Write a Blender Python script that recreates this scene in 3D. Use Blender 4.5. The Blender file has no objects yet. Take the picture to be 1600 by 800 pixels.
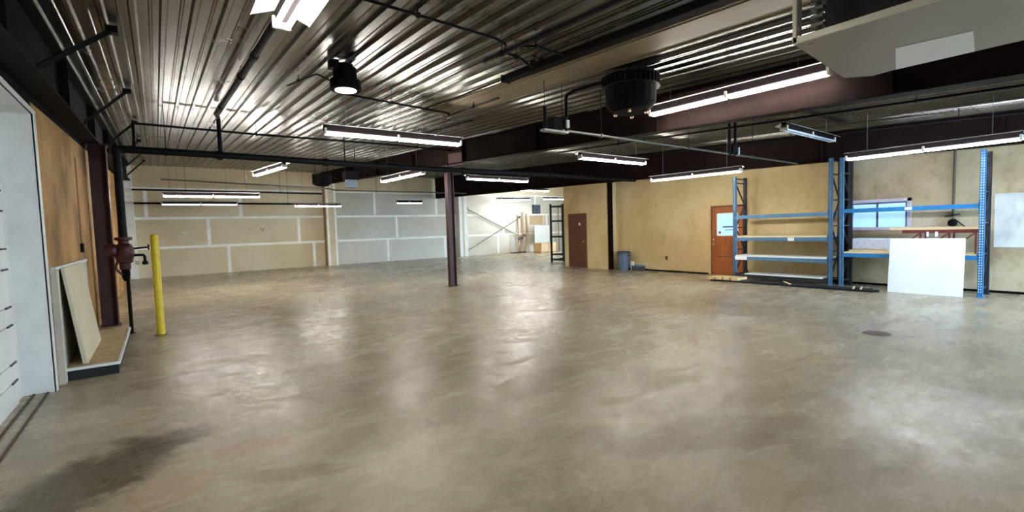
import bpy, math, random
from mathutils import Vector, Matrix
random.seed(7)
SC = bpy.context.scene
COL = SC.collection

# ------------------------------------------------------------------ camera, world, exposure
FPX = 744.46
cam_data = bpy.data.cameras.new('camera')
cam_data.sensor_width = 36.0
cam_data.lens = FPX / 1600.0 * 36.0
cam_data.clip_start = 0.05
cam = bpy.data.objects.new('camera', cam_data)
COL.objects.link(cam)
rv = Vector((0.802389, -0.596024, -0.030456)); uv = Vector((0.059195, 0.028702, 0.997834)); fv = Vector((0.593859, 0.802453, -0.058312))
mw = Matrix.Identity(4)
for i in range(3):
    mw[i][0] = rv[i]; mw[i][1] = uv[i]; mw[i][2] = -fv[i]
mw[2][3] = 1.5927
cam.matrix_world = mw
SC.camera = cam

world = bpy.data.worlds.new('daylight')
SC.world = world
world.use_nodes = True
bg = world.node_tree.nodes['Background']
bg.inputs[0].default_value = (0.52, 0.77, 1.0, 1)
bg.inputs[1].default_value = 18.0

SC.view_settings.view_transform = 'Standard'
SC.view_settings.look = 'None'
SC.view_settings.gamma = 1.0
SC.view_settings.use_curve_mapping = False
SC.view_settings.exposure = 1.28
SC.cycles.use_denoising = True
SC.cycles.max_bounces = 8
SC.cycles.diffuse_bounces = 5
SC.cycles.glossy_bounces = 4
SC.cycles.sample_clamp_indirect = 6.0
TUBE = 34.0            # emission of a lit fluorescent tube

ROOF_A, ROOF_B = 3.42, 0.0473
def roof(y, d=0.0):
    return ROOF_A + ROOF_B * y - d

# ------------------------------------------------------------------ materials
MATS = {}
def srgb(r, g, b):
    f = lambda c: ((c / 255 + 0.055) / 1.055) ** 2.4 if c > 10 else c / 255 / 12.92
    return (f(r), f(g), f(b), 1)

def mat(name, col, rough=0.6, metal=0.0, var=0.12, scale=6.0, bump=0.0, emit=None, strength=0.0, col2=None, spec=0.5, stretch=(1, 1, 1), streak=None):
    """noise-mottled principled material"""
    m = bpy.data.materials.new(name); m.use_nodes = True
    nt = m.node_tree; N = nt.nodes; L = nt.links
    b = N['Principled BSDF']
    b.inputs['Roughness'].default_value = rough
    b.inputs['Metallic'].default_value = metal
    b.inputs['Specular IOR Level'].default_value = spec
    tc = N.new('ShaderNodeTexCoord'); mp = N.new('ShaderNodeMapping'); mp.inputs['Scale'].default_value = stretch
    geo = N.new('ShaderNodeNewGeometry')
    L.new(geo.outputs['Position'], mp.inputs[0])
    n = N.new('ShaderNodeTexNoise'); n.inputs['Scale'].default_value = scale; n.inputs['Detail'].default_value = 6; n.inputs['Roughness'].default_value = 0.62
    L.new(mp.outputs[0], n.inputs['Vector'])
    r = N.new('ShaderNodeValToRGB')
    r.color_ramp.elements[0].position = 0.34; r.color_ramp.elements[1].position = 0.68
    c = Vector(col[:3])
    c2 = Vector(col2[:3]) if col2 else c * (1 + var)
    c1 = c * (1 - var) if not col2 else c
    r.color_ramp.elements[0].color = (*c1, 1); r.color_ramp.elements[1].color = (*[min(1, v) for v in c2], 1)
    L.new(n.outputs[0], r.inputs[0]); L.new(r.outputs[0], b.inputs['Base Color'])
    if bump:
        bp = N.new('ShaderNodeBump'); bp.inputs['Strength'].default_value = bump; bp.inputs['Distance'].default_value = 0.01
        n2 = N.new('ShaderNodeTexNoise'); n2.inputs['Scale'].default_value = scale * 5; n2.inputs['Detail'].default_value = 4
        L.new(mp.outputs[0], n2.inputs['Vector']); L.new(n2.outputs[0], bp.inputs['Height']); L.new(bp.outputs[0], b.inputs['Normal'])
    if emit:
        b.inputs['Emission Color'].default_value = (*emit[:3], 1); b.inputs['Emission Strength'].default_value = strength
    MATS[name] = m
    return m

def wall_mat(name, base, dark, light, s1=0.55, stain=0.5, rough=0.75):
    """painted wall: broad blotches, finer drips, small dark scuffs"""
    m = bpy.data.materials.new(name); m.use_nodes = True
    nt = m.node_tree; N = nt.nodes; L = nt.links
    b = N['Principled BSDF']; b.inputs['Roughness'].default_value = rough; b.inputs['Specular IOR Level'].default_value = 0.3
    geo = N.new('ShaderNodeNewGeometry')
    n1 = N.new('ShaderNodeTexNoise'); n1.inputs['Scale'].default_value = s1; n1.inputs['Detail'].default_value = 7; n1.inputs['Roughness'].default_value = 0.6
    L.new(geo.outputs['Position'], n1.inputs['Vector'])
    r1 = N.new('ShaderNodeValToRGB'); r1.color_ramp.elements[0].position = 0.36; r1.color_ramp.elements[1].position = 0.66
    r1.color_ramp.elements[0].color = dark; r1.color_ramp.elements[1].color = light
    e = r1.color_ramp.elements.new(0.5); e.color = base
    L.new(n1.outputs[0], r1.inputs[0])
    mp = N.new('ShaderNodeMapping'); mp.inputs['Scale'].default_value = (3, 3, 1.2)
    L.new(geo.outputs['Position'], mp.inputs[0])
    n2 = N.new('ShaderNodeTexNoise'); n2.inputs['Scale'].default_value = 1.6; n2.inputs['Detail'].default_value = 8; n2.inputs['Roughness'].default_value = 0.75
    L.new(mp.outputs[0], n2.inputs['Vector'])
    r2 = N.new('ShaderNodeValToRGB'); r2.color_ramp.elements[0].position = 0.30; r2.color_ramp.elements[1].position = 0.46
    r2.color_ramp.elements[0].color = (1 - stain, 1 - stain, 1 - stain, 1); r2.color_ramp.elements[1].color = (1, 1, 1, 1)
    L.new(n2.outputs[0], r2.inputs[0])
    mx = N.new('ShaderNodeMixRGB'); mx.blend_type = 'MULTIPLY'; mx.inputs[0].default_value = 1
    L.new(r1.outputs[0], mx.inputs[1]); L.new(r2.outputs[0], mx.inputs[2]); L.new(mx.outputs[0], b.inputs['Base Color'])
    MATS[name] = m
    return m

def floor_mat():
    m = bpy.data.materials.new('worn_concrete'); m.use_nodes = True
    nt = m.node_tree; N = nt.nodes; L = nt.links
    b = N['Principled BSDF']
    geo = N.new('ShaderNodeNewGeometry')
    def noise(scale, detail=8, rough=0.6, dist=0.0, stretch=(1, 1, 1), rot=0.0, off=(0, 0, 0)):
        mp = N.new('ShaderNodeMapping'); mp.inputs['Scale'].default_value = stretch; mp.inputs['Rotation'].default_value = (0, 0, rot); mp.inputs['Location'].default_value = off
        L.new(geo.outputs['Position'], mp.inputs[0])
        n = N.new('ShaderNodeTexNoise'); n.inputs['Scale'].default_value = scale; n.inputs['Detail'].default_value = detail
        n.inputs['Roughness'].default_value = rough; n.inputs['Distortion'].default_value = dist
        L.new(mp.outputs[0], n.inputs['Vector'])
        return n.outputs[0]
    def ramp(src, stops):
        r = N.new('ShaderNodeValToRGB')
        while len(r.color_ramp.elements) < len(stops): r.color_ramp.elements.new(0.5)
        for e, (p, c) in zip(r.color_ramp.elements, stops):
            e.position = p; e.color = c if len(c) == 4 else (*c, 1)
        L.new(src, r.inputs[0]); return r.outputs[0]
    def mixc(fac, a, c, mode='MIX'):
        x = N.new('ShaderNodeMixRGB'); x.blend_type = mode
        for i, v in ((0, fac), (1, a), (2, c)):
            if isinstance(v, (float, int)): x.inputs[i].default_value = v
            elif isinstance(v, tuple): x.inputs[i].default_value = v
            else: L.new(v, x.inputs[i])
        return x.outputs[0]
    def math_(op, a, c=None):
        x = N.new('ShaderNodeMath'); x.operation = op
        for i, v in ((0, a), (1, c)):
            if v is None: continue
            if isinstance(v, (float, int)): x.inputs[i].default_value = v
            else: L.new(v, x.inputs[i])
        return x.outputs[0]
    g = lambda v: (v, v, v)
    base = ramp(noise(0.33, 9, 0.62, 0.15), [(0.30, srgb(152, 138, 112)), (0.48, srgb(172, 160, 136)), (0.60, srgb(186, 176, 154)), (0.75, srgb(202, 194, 174))])
    sweep = ramp(noise(1.1, 10, 0.72, 0.25, (1, 1.8, 1), 0.5), [(0.28, g(0.72)), (0.5, g(0.96)), (0.72, g(1.14))])
    c = mixc(1.0, base, sweep, 'MULTIPLY')
    fine = ramp(noise(16, 10, 0.85), [(0.3, g(0.80)), (0.7, g(1.12))])
    c = mixc(1.0, c, fine, 'MULTIPLY')
    scratch = ramp(noise(2.6, 9, 0.75, 0.5, (1, 5, 1), 0.9), [(0.30, g(0.66)), (0.42, g(1.0))])
    c = mixc(0.4, c, scratch, 'MULTIPLY')
    scuff = ramp(noise(2.4, 12, 0.85, 0.2, (1, 2.4, 1), 0.35, (4, 2, 0)), [(0.38, g(0)), (0.58, g(0.95))])
    sep = N.new('ShaderNodeSeparateXYZ'); L.new(geo.outputs['Position'], sep.inputs[0])
    warp1 = noise(1.6, 9, 0.72, 0.3)
    def blob(cx, cy, rx, ry, rot, soft=0.35, warp=1.1):
        dx = math_('SUBTRACT', sep.outputs[0], cx); dy = math_('SUBTRACT', sep.outputs[1], cy)
        ca, sa = math.cos(rot), math.sin(rot)
        u = math_('DIVIDE', math_('ADD', math_('MULTIPLY', dx, ca), math_('MULTIPLY', dy, sa)), rx)
        v = math_('DIVIDE', math_('SUBTRACT', math_('MULTIPLY', dy, ca), math_('MULTIPLY', dx, sa)), ry)
        d = math_('SQRT', math_('ADD', math_('MULTIPLY', u, u), math_('MULTIPLY', v, v)))
        d = math_('ADD', d, math_('MULTIPLY', math_('SUBTRACT', warp1, 0.5), warp * 2))
        return ramp(d, [(1 - soft, g(1)), (1.0, g(0))])
    # old spills and scuffed patches, each with a shape of its own
    c = mixc(math_('MULTIPLY', scuff, blob(4.9, 1.0, 1.3, 0.75, 0.0, 0.7)), c, srgb(226, 222, 212))
    grime = ramp(noise(0.8, 12, 0.82, 0.1, (1, 1.6, 1), 0.6, (2, 7, 0)), [(0.38, g(0.42)), (0.60, g(0.0))])
    c = mixc(grime, c, srgb(112, 98, 76))
    for (cx, cy, rx, ry, rot, f, col) in [
        (-0.42, 4.2, 0.85, 0.40, 0.95, 0.82, srgb(72, 62, 46)),
        (0.02, 4.62, 0.42, 0.26, 0.3, 0.7, srgb(80, 70, 56)),
        (0.62, 3.42, 0.42, 0.14, -0.5, 0.35, srgb(100, 80, 60)),
        (0.45, 4.05, 0.32, 0.2, -0.3, 0.35, srgb(156, 104, 88)),
        (0.0, 3.7, 0.3, 0.2, 0.4, 0.3, srgb(176, 140, 110)),
        (3.4, 1.9, 1.0, 0.35, -0.4, 0.4, srgb(104, 88, 68)),
        (0.2, 6.6, 0.8, 0.25, 0.2, 0.3, srgb(98, 86, 68)),
        (6.2, 5.0, 1.2, 0.5, 0.5, 0.2, srgb(110, 96, 76)),
        (2.3, 10.5, 2.2, 0.4, 0.1, 0.28, srgb(112, 96, 76)),
    ]:
        c = mixc(math_('MULTIPLY', blob(cx, cy, rx, ry, rot), f), c, col)
    # saw-cut control joints with dirt in them
    brk = ramp(noise(2.4, 5, 0.7), [(0.42, g(0)), (0.52, g(1))])
    for axis, val, lim in ((0, 7.86, None), (1, 2.36, None)):
        d = math_('ABSOLUTE', math_('SUBTRACT', math_('ADD', sep.outputs[axis], math_('MULTIPLY', warp1, 0.08)), val + 0.04))
        ln = math_('MULTIPLY', math_('LESS_THAN', d, 0.010), brk)
        far = math_('GREATER_THAN', sep.outputs[0], 5.6)
        c = mixc(math_('MULTIPLY', math_('MULTIPLY', ln, far), 0.6), c, srgb(70, 60, 50))
    L.new(c, b.inputs['Base Color'])
    ro = ramp(noise(1.6, 8, 0.72, 0.9, (1, 2, 1), 0.6, (9, 1, 0)), [(0.34, g(0.17)), (0.48, g(0.22)), (0.62, g(0.40))])
    L.new(ro, b.inputs['Roughness'])
    b.inputs['Specular IOR Level'].default_value = 0.10
    bp = N.new('ShaderNodeBump'); bp.inputs['Strength'].default_value = 0.22; bp.inputs['Distance'].default_value = 0.008
    hh = mixc(0.25, noise(12, 10, 0.8, 0.3, (1, 1.8, 1), 0.5), noise(1.7, 4, 0.5))
    L.new(hh, bp.inputs['Height']); L.new(bp.outputs[0], b.inputs['Normal'])
    MATS['worn_concrete'] = m
    return m

def ceiling_mat():
    m = bpy.data.materials.new('ribbed_liner'); m.use_nodes = True
    nt = m.node_tree; N = nt.nodes; L = nt.links
    b = N['Principled BSDF']
    geo = N.new('ShaderNodeNewGeometry'); sep = N.new('ShaderNodeSeparateXYZ'); L.new(geo.outputs['Position'], sep.inputs[0])
    n = N.new('ShaderNodeTexNoise'); n.inputs['Scale'].default_value = 0.9; n.inputs['Detail'].default_value = 6; n.inputs['Roughness'].default_value = 0.6
    L.new(geo.outputs['Position'], n.inputs['Vector'])
    r = N.new('ShaderNodeValToRGB'); r.color_ramp.elements[0].position = 0.3; r.color_ramp.elements[1].position = 0.7
    r.color_ramp.elements[0].color = srgb(84, 83, 80); r.color_ramp.elements[1].color = srgb(112, 111, 107)
    L.new(n.outputs[0], r.inputs[0])
    # screw lines over each purlin
    def mth(op, a, c=None):
        x = N.new('ShaderNodeMath'); x.operation = op
        for i, v in ((0, a), (1, c)):
            if v is None: continue
            if isinstance(v, (float, int)): x.inputs[i].default_value = v
            else: L.new(v, x.inputs[i])
        return x.outputs[0]
    fr = mth('FRACT', mth('DIVIDE', mth('ADD', sep.outputs[1], 20.0), 1.52))
    ln = mth('LESS_THAN', mth('ABSOLUTE', mth('SUBTRACT', fr, 0.5)), 0.012)
    mx = N.new('ShaderNodeMixRGB'); L.new(mth('MULTIPLY', ln, 0.55), mx.inputs[0]); L.new(r.outputs[0], mx.inputs[1]); mx.inputs[2].default_value = srgb(70, 66, 60)
    L.new(mx.outputs[0], b.inputs['Base Color'])
    b.inputs['Metallic'].default_value = 0.85
    n2 = N.new('ShaderNodeTexNoise'); n2.inputs['Scale'].default_value = 1.4; n2.inputs['Detail'].default_value = 5
    L.new(geo.outputs['Position'], n2.inputs['Vector'])
    mr = N.new('ShaderNodeMapRange'); mr.inputs[1].default_value = 0.3; mr.inputs[2].default_value = 0.7; mr.inputs[3].default_value = 0.20; mr.inputs[4].default_value = 0.28
    L.new(n2.outputs[0], mr.inputs[0]); L.new(mr.outputs[0], b.inputs['Roughness'])
    mp = N.new('ShaderNodeMapping'); mp.inputs['Scale'].default_value = (5, 1.6, 1); L.new(geo.outputs['Position'], mp.inputs[0])
    n3 = N.new('ShaderNodeTexNoise'); n3.inputs['Scale'].default_value = 1.1; n3.inputs['Detail'].default_value = 3; L.new(mp.outputs[0], n3.inputs['Vector'])
    bp = N.new('ShaderNodeBump'); bp.inputs['Strength'].default_value = 0.07; bp.inputs['Distance'].default_value = 0.02
    L.new(n3.outputs[0], bp.inputs['Height']); L.new(bp.outputs[0], b.inputs['Normal'])
    MATS['ribbed_liner'] = m
    return m

floor_mat(); ceiling_mat()
mat('black_steel', srgb(24, 20, 21), 0.7, 0.0, 0.25, 3, spec=0.06)
mat('maroon_steel', srgb(66, 36, 33), 0.5, 0.1, 0.25, 2.5)
mat('dark_maroon_steel', srgb(28, 18, 17), 0.7, 0.0, 0.25, 2.5, spec=0.06)
mat('black_pipe', srgb(14, 15, 18), 0.6, 0.0, 0.3, 5, spec=0.15)
mat('grey_pipe', srgb(110, 108, 100), 0.4, 0.6, 0.2, 8)
mat('red_valve', srgb(70, 22, 22), 0.5, 0.1, 0.35, 8)
mat('yellow_paint', srgb(214, 186, 22), 0.45, 0.0, 0.12, 12)
mat('white_enamel', srgb(232, 232, 226), 0.35, 0.0, 0.03, 4)
mat('lamp_body', srgb(20, 13, 16), 0.9, 0.0, 0.1, 4, spec=0.1)
mat('white_paint', srgb(226, 226, 222), 0.5, 0.0, 0.07, 3)
mat('door_white', srgb(232, 232, 230), 0.45, 0.0, 0.05, 2)
mat('groove_dark', srgb(60, 60, 60), 0.6)
mat('dark_insulation', srgb(14, 12, 13), 0.85, 0.0, 0.2, 2, spec=0.04)
wall_mat('tan_plywood', srgb(176, 132, 76), srgb(128, 90, 48), srgb(196, 152, 92), 0.7, 0.45)
wall_mat('tan_wall', srgb(218, 195, 146), srgb(202, 176, 126), srgb(226, 208, 164), 0.4, 0.2)
wall_mat('brown_wall', srgb(190, 172, 140), srgb(152, 132, 102), srgb(208, 198, 178), 0.6, 0.3)
wall_mat('drywall', srgb(214, 197, 164), srgb(202, 183, 146), srgb(222, 208, 180), 0.3, 0.08)
wall_mat('joint_tape', srgb(244, 242, 232), srgb(236, 232, 220), srgb(248, 246, 240), 2.0, 0.05)
wall_mat('grey_drywall', srgb(200, 194, 178), srgb(188, 180, 162), srgb(210, 206, 194), 0.3, 0.08)
wall_mat('white_patch', srgb(212, 214, 210), srgb(190, 192, 188), srgb(226, 228, 226), 1.2, 0.2)
wall_mat('plain_wall', srgb(180, 168, 140), srgb(160, 146, 118), srgb(196, 184, 160), 0.5, 0.2)
mat('brown_stud', srgb(158, 116, 66), 0.7, 0, 0.15, 5)
mat('pale_stud', srgb(168, 140, 104), 0.7, 0, 0.12, 5)
mat('conduit_brown', srgb(92, 80, 66), 0.6, 0, 0.12, 5)
mat('rack_blue', srgb(84, 128, 166), 0.4, 0.2, 0.14, 7)
mat('rack_bright_blue', srgb(40, 124, 184), 0.4, 0.2, 0.12, 7)
mat('rack_dark', srgb(46, 50, 58), 0.5, 0.3, 0.2, 7)
mat('rack_red', srgb(110, 46, 40), 0.5, 0.1, 0.2, 7)
mat('hole_dark', srgb(18, 22, 28), 0.7)
mat('raw_board', srgb(222, 204, 160), 0.7, 0, 0.10, 4, stretch=(1, 0.3, 1))
mat('white_board', srgb(232, 232, 228), 0.55, 0, 0.05, 3)
mat('cool_white_board', srgb(240, 245, 245), 0.5, 0, 0.03, 2)
mat('pallet_wood', srgb(214, 186, 132), 0.7, 0, 0.16, 7)
mat('door_wood', srgb(158, 86, 34), 0.4, 0, 0.25, 3, stretch=(6, 6, 0.6))
mat('door_dark_wood', srgb(94, 52, 34), 0.45, 0, 0.2, 3, stretch=(6, 6, 0.6))
mat('frame_dark_wood', srgb(110, 62, 34), 0.5, 0, 0.15, 3)
mat('brass', srgb(214, 190, 150), 0.25, 0.8, 0.05)
mat('window_glass', srgb(150, 190, 226), 0.2, 0, 0.05, 1.5, emit=srgb(150, 195, 240), strength=0.45)
mat('window_trim', srgb(200, 196, 210), 0.5, 0, 0.04)
mat('window_dark_trim', srgb(88, 92, 124), 0.5, 0, 0.06)
mat('paper', srgb(236, 240, 244), 0.6, 0, 0.02)
mat('ink', srgb(60, 70, 96), 0.6)
mat('red_ink', srgb(150, 40, 50), 0.6)
mat('trash_plastic', srgb(96, 112, 130), 0.45, 0, 0.10, 6)
mat('trash_dark', srgb(60, 66, 74), 0.5, 0, 0.1, 6)
mat('heater_grey', srgb(150, 142, 132), 0.42, 0.2, 0.07, 2.2)
mat('heater_edge', srgb(196, 192, 178), 0.4, 0.3, 0.06)
mat('heater_sticker', srgb(236, 242, 244), 0.5, 0, 0.02)
mat('heater_black', srgb(22, 22, 24), 0.45, 0.4, 0.3, 8)
mat('motor_grey', srgb(84, 82, 78), 0.35, 0.7, 0.3, 12)
mat('can_black', srgb(13, 13, 14), 0.7, 0.0, 0.15, 5, spec=0.1)
mat('can_top', srgb(14, 15, 18), 0.5, 0.3, 0.2, 9)
mat('lens', srgb(238, 238, 232), 0.3, 0, 0.02, emit=(1, 0.98, 0.94), strength=1.6)
mat('tan_strip', srgb(128, 113, 90), 0.5, 0.0, 0.10, 1.5)
mat('panel_grey', srgb(196, 192, 180), 0.6, 0, 0.10, 9)
mat('leaning_tan', srgb(206, 194, 166), 0.6, 0, 0.06, 2)
mat('platform_top', srgb(178, 156, 116), 0.7, 0, 0.2, 6)
mat('brown_strip', srgb(80, 66, 50), 0.8, 0, 0.2, 6)
mat('rubber_black', srgb(24, 23, 24), 0.7, 0, 0.2, 6)
mat('crate_tan', srgb(196, 160, 112), 0.7, 0, 0.1, 4)
mat('iron_cover', srgb(74, 52, 44), 0.6, 0.3, 0.25, 14)
mat('outlet_dark', srgb(72, 66, 50), 0.5)
mat('bundle_wrap', srgb(206, 214, 232), 0.35, 0, 0.14, 14)
mat('unlit_tube', srgb(190, 204, 222), 0.25, 0, 0.04)
mat('asphalt', srgb(120, 122, 126), 0.9, 0, 0.1, 3)
def tube_mat(name, col, s):
    m = bpy.data.materials.new(name); m.use_nodes = True
    b = m.node_tree.nodes['Principled BSDF']
    b.inputs['Base Color'].default_value = (0.9, 0.9, 0.9, 1)
    b.inputs['Emission Color'].default_value = col; b.inputs['Emission Strength'].default_value = s
    MATS[name] = m
tube_mat('tube_warm', (1.0, 0.95, 0.86, 1), TUBE)
tube_mat('tube_cool', (0.86, 0.90, 1.0, 1), TUBE)
tube_mat('tube_near', (1.0, 0.95, 0.86, 1), TUBE * 0.55)
tube_mat('tube_far', (1.0, 0.95, 0.87, 1), TUBE * 1.35)
tube_mat('tube_bay', (1.0, 0.97, 0.95, 1), TUBE * 1.35)
tube_mat('tube_dim', (0.9, 0.86, 1.0, 1), TUBE * 0.10)

# ------------------------------------------------------------------ mesh builder
class MB:
    """collects faces in world space; build() links them as one mesh object relative to its parent"""
    def __init__(s): s.v = []; s.f = []; s.mi = []; s.mats = []
    def _m(s, m):
        if m not in s.mats: s.mats.append(m)
        return s.mats.index(m)
    def quad(s, pts, m):
        k = len(s.v); s.v += [Vector(p) for p in pts]; s.f.append(tuple(range(k, k + len(pts)))); s.mi.append(s._m(m)); return s
    def hexa(s, P, m):
        """P: 8 corners, bottom 4 ccw then top 4 ccw"""
        k = len(s.v); s.v += [Vector(p) for p in P]
        for f in ((0, 3, 2, 1), (4, 5, 6, 7), (0, 1, 5, 4), (1, 2, 6, 5), (2, 3, 7, 6), (3, 0, 4, 7)):
            s.f.append(tuple(k + i for i in f)); s.mi.append(s._m(m))
        return s
    def box(s, x0, x1, y0, y1, z0, z1, m):
        x0, x1 = sorted((x0, x1)); y0, y1 = sorted((y0, y1)); z0, z1 = sorted((z0, z1))
        return s.hexa([(x0, y0, z0), (x1, y0, z0), (x1, y1, z0), (x0, y1, z0), (x0, y0, z1), (x1, y0, z1), (x1, y1, z1), (x0, y1, z1)], m)
    def slab(s, x0, x1, y0, y1, zf0, zf1, m, n=1):
        """box whose bottom and top heights are functions of y"""
        for i in range(n):
            a = y0 + (y1 - y0) * i / n; b = y0 + (y1 - y0) * (i + 1) / n
            s.hexa([(x0, a, zf0(a)), (x1, a, zf0(a)), (x1, b, zf0(b)), (x0, b, zf0(b)), (x0, a, zf1(a)), (x1, a, zf1(a)), (x1, b, zf1(b)), (x0, b, zf1(b))], m)
        return s
    def bar(s, a, b, w, h, m, up=(0, 0, 1)):
        a = Vector(a); b = Vector(b); d = (b - a).normalized(); up = Vector(up)
        if abs(d.dot(up)) > 0.98: up = Vector((1, 0, 0))
        x = d.cross(up).normalized() * w / 2; y = x.cross(d).normalized() * h / 2
        return s.hexa([a - x - y, a + x - y, b + x - y, b - x - y, a - x + y, a + x + y, b + x + y, b - x + y], m)
    def tube(s, pts, r, m, n=10, r1=None):
        pts = [Vector(p) for p in pts]
        if len(pts) > 2:      # round the elbows
            q = [pts[0]]
            for i in range(1, len(pts) - 1):
                a, b, c = pts[i - 1], pts[i], pts[i + 1]
                e = min(2.0 * r, (a - b).length * .45, (c - b).length * .45)
                p0 = b + (a - b).normalized() * e; p2 = b + (c - b).normalized() * e
                for t in (0, .33, .67, 1):
                    q.append(p0 * (1 - t) ** 2 + b * 2 * t * (1 - t) + p2 * t * t)
            q.append(pts[-1]); pts = q
        rings = []
        prev = None
        for i, p in enumerate(pts):
            if i == 0: d = pts[1] - pts[0]
            elif i == len(pts) - 1: d = pts[-1] - pts[-2]
            else: d = (pts[i + 1] - pts[i]).normalized() + (pts[i] - pts[i - 1]).normalized()
            d.normalize()
            if prev is None:
                up = Vector((0, 0, 1)) if abs(d.z) < .9 else Vector((1, 0, 0))
                x = d.cross(up).normalized()
            else:
                x = (prev - d * prev.dot(d)).normalized()
            prev = x; y = d.cross(x)
            rr = r if r1 is None else r + (r1 - r) * i / (len(pts) - 1)
            k = len(s.v)
            s.v += [p + (x * math.cos(2 * math.pi * j / n) + y * math.sin(2 * math.pi * j / n)) * rr for j in range(n)]
            rings.append(k)
        mi = s._m(m)
        for a, b in zip(rings, rings[1:]):
            for j in range(n):
                s.f.append((a + j, a + (j + 1) % n, b + (j + 1) % n, b + j)); s.mi.append(mi)
        s.f.append(tuple(rings[0] + j for j in reversed(range(n)))); s.mi.append(mi)
        s.f.append(tuple(rings[-1] + j for j in range(n))); s.mi.append(mi)
        return s
    def lathe(s, c, prof, m, n=24, axis='z'):
        c = Vector(c); rings = []
        for (r, h) in prof:
            rings.append(len(s.v))
            for j in range(n):
                a = 2 * math.pi * j / n; u, w = r * math.cos(a), r * math.sin(a)
                s.v.append(c + (Vector((u, w, h)) if axis == 'z' else Vector((h, u, w)) if axis == 'x' else Vector((u, h, w))))
        mi = s._m(m)
        for a, b in zip(rings, rings[1:]):
            for j in range(n):
                s.f.append((a + j, a + (j + 1) % n, b + (j + 1) % n, b + j)); s.mi.append(mi)
        s.f.append(tuple(rings[0] + j for j in reversed(range(n)))); s.mi.append(mi)
        s.f.append(tuple(rings[-1] + j for j in range(n))); s.mi.append(mi)
        return s
    def build(s, name, parent=None, smooth=False, bevel=0.0):
        me = bpy.data.meshes.new(name)
        off = Vector((0, 0, 0))
        p = parent
        while p is not None:
            off += p.location; p = p.parent
        origin = Vector((0, 0, 0))
        if parent is None and s.v:
            xs = [v.x for v in s.v]; ys = [v.y for v in s.v]; zs = [v.z for v in s.v]
            origin = Vector(((min(xs) + max(xs)) / 2, (min(ys) + max(ys)) / 2, min(zs)))
        me.from_pydata([tuple(v - off - origin) for v in s.v], [], s.f)
        for m in s.mats: me.materials.append(MATS[m])
        me.polygons.foreach_set('material_index', s.mi)
        me.update()
        import bmesh
        bm = bmesh.new(); bm.from_mesh(me); bmesh.ops.recalc_face_normals(bm, faces=bm.faces); bm.to_mesh(me); bm.free()
        if smooth:
            me.polygons.foreach_set('use_smooth', [len(p.vertices) <= 4 for p in me.polygons])
            try: me.set_sharp_from_angle(angle=math.radians(40))
            except Exception: pass
        o = bpy.data.objects.new(name, me); COL.objects.link(o)
        o.location = origin; o.parent = parent
        if bevel:
            b = o.modifiers.new('bevel', 'BEVEL'); b.width = bevel; b.segments = 2; b.limit_method = 'ANGLE'
        return o

def struct(o, label=None):
    o['kind'] = 'structure'
    if label: o['label'] = label
    return o
def tag(o, label, cat, group=None):
    o['label'] = label; o['category'] = cat
    if group: o['group'] = group
    return o
def thing(name, loc, label, cat, group=None):
    o = bpy.data.objects.new(name, None); COL.objects.link(o); o.location = loc; o.empty_display_size = 0.1
    return tag(o, label, cat, group)

# ------------------------------------------------------------------ the shell
XL, XR, YB, YN, XA = -0.98, 13.45, 24.8, -4.5, 23.6     # left wall, right wall, back wall, near wall, annex side wall
WA_Y0, WA_Y1, WA_X = 11.72, 13.98, 12.97

struct(MB().box(-1.6, XA + .2, YN - .2, YB + .2, -0.2, 0, 'worn_concrete').build('floor'))

# ribbed metal ceiling: a real rib profile run up the roof slope
b = MB()
xs = []
x = XL - 0.02 + 0.06
pitch = 0.235
while x < XA:
    xs += [(x, 0.0), (x + 0.050, 0.0), (x + 0.060, -0.008), (x + 0.072, -0.008), (x + 0.082, 0.0), (x + 0.132, 0.0), (x + 0.150, -0.036), (x + 0.185, -0.036), (x + 0.203, 0.0)]
    x += pitch
n_y = 10
ys = [YN - .1 + (YB + .1 - YN + .1) * i / n_y for i in range(n_y + 1)]
k0 = len(b.v)
for yy in ys:
    b.v += [Vector((px, yy, roof(yy) + 0.036 + dz)) for px, dz in xs]
mi = b._m('ribbed_liner'); w = len(xs)
for i in range(n_y):
    for j in range(w - 1):
        b.f.append((i * w + j, i * w + j + 1, (i + 1) * w + j + 1, (i + 1) * w + j)); b.mi.append(mi)
b.slab(-1.6, XA + .2, YN - .2, YB + .2, lambda y: roof(y) + 0.06, lambda y: roof(y) + 0.16, 'dark_insulation')
struct(b.build('ceiling'))

# left wall: tan plywood with the dock door opening
b = MB()
dz_head = 2.92
b.slab(XL - .45, XL, 6.97, YB, lambda y: 0, lambda y: 2.72 + .047 * y, 'tan_plywood')
b.slab(XL - .45, XL, 6.97, YB, lambda y: 2.72 + .047 * y, lambda y: roof(y) + .05, 'dark_insulation')
b.slab(XL - .45, XL, 2.6, 6.97, lambda y: dz_head + .03, lambda y: roof(y) + .05, 'dark_insulation')
b.slab(XL - .45, XL, YN, 2.6, lambda y: 0, lambda y: roof(y) + .05, 'plain_wall')
struct(b.build('wall_left'))
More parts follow.
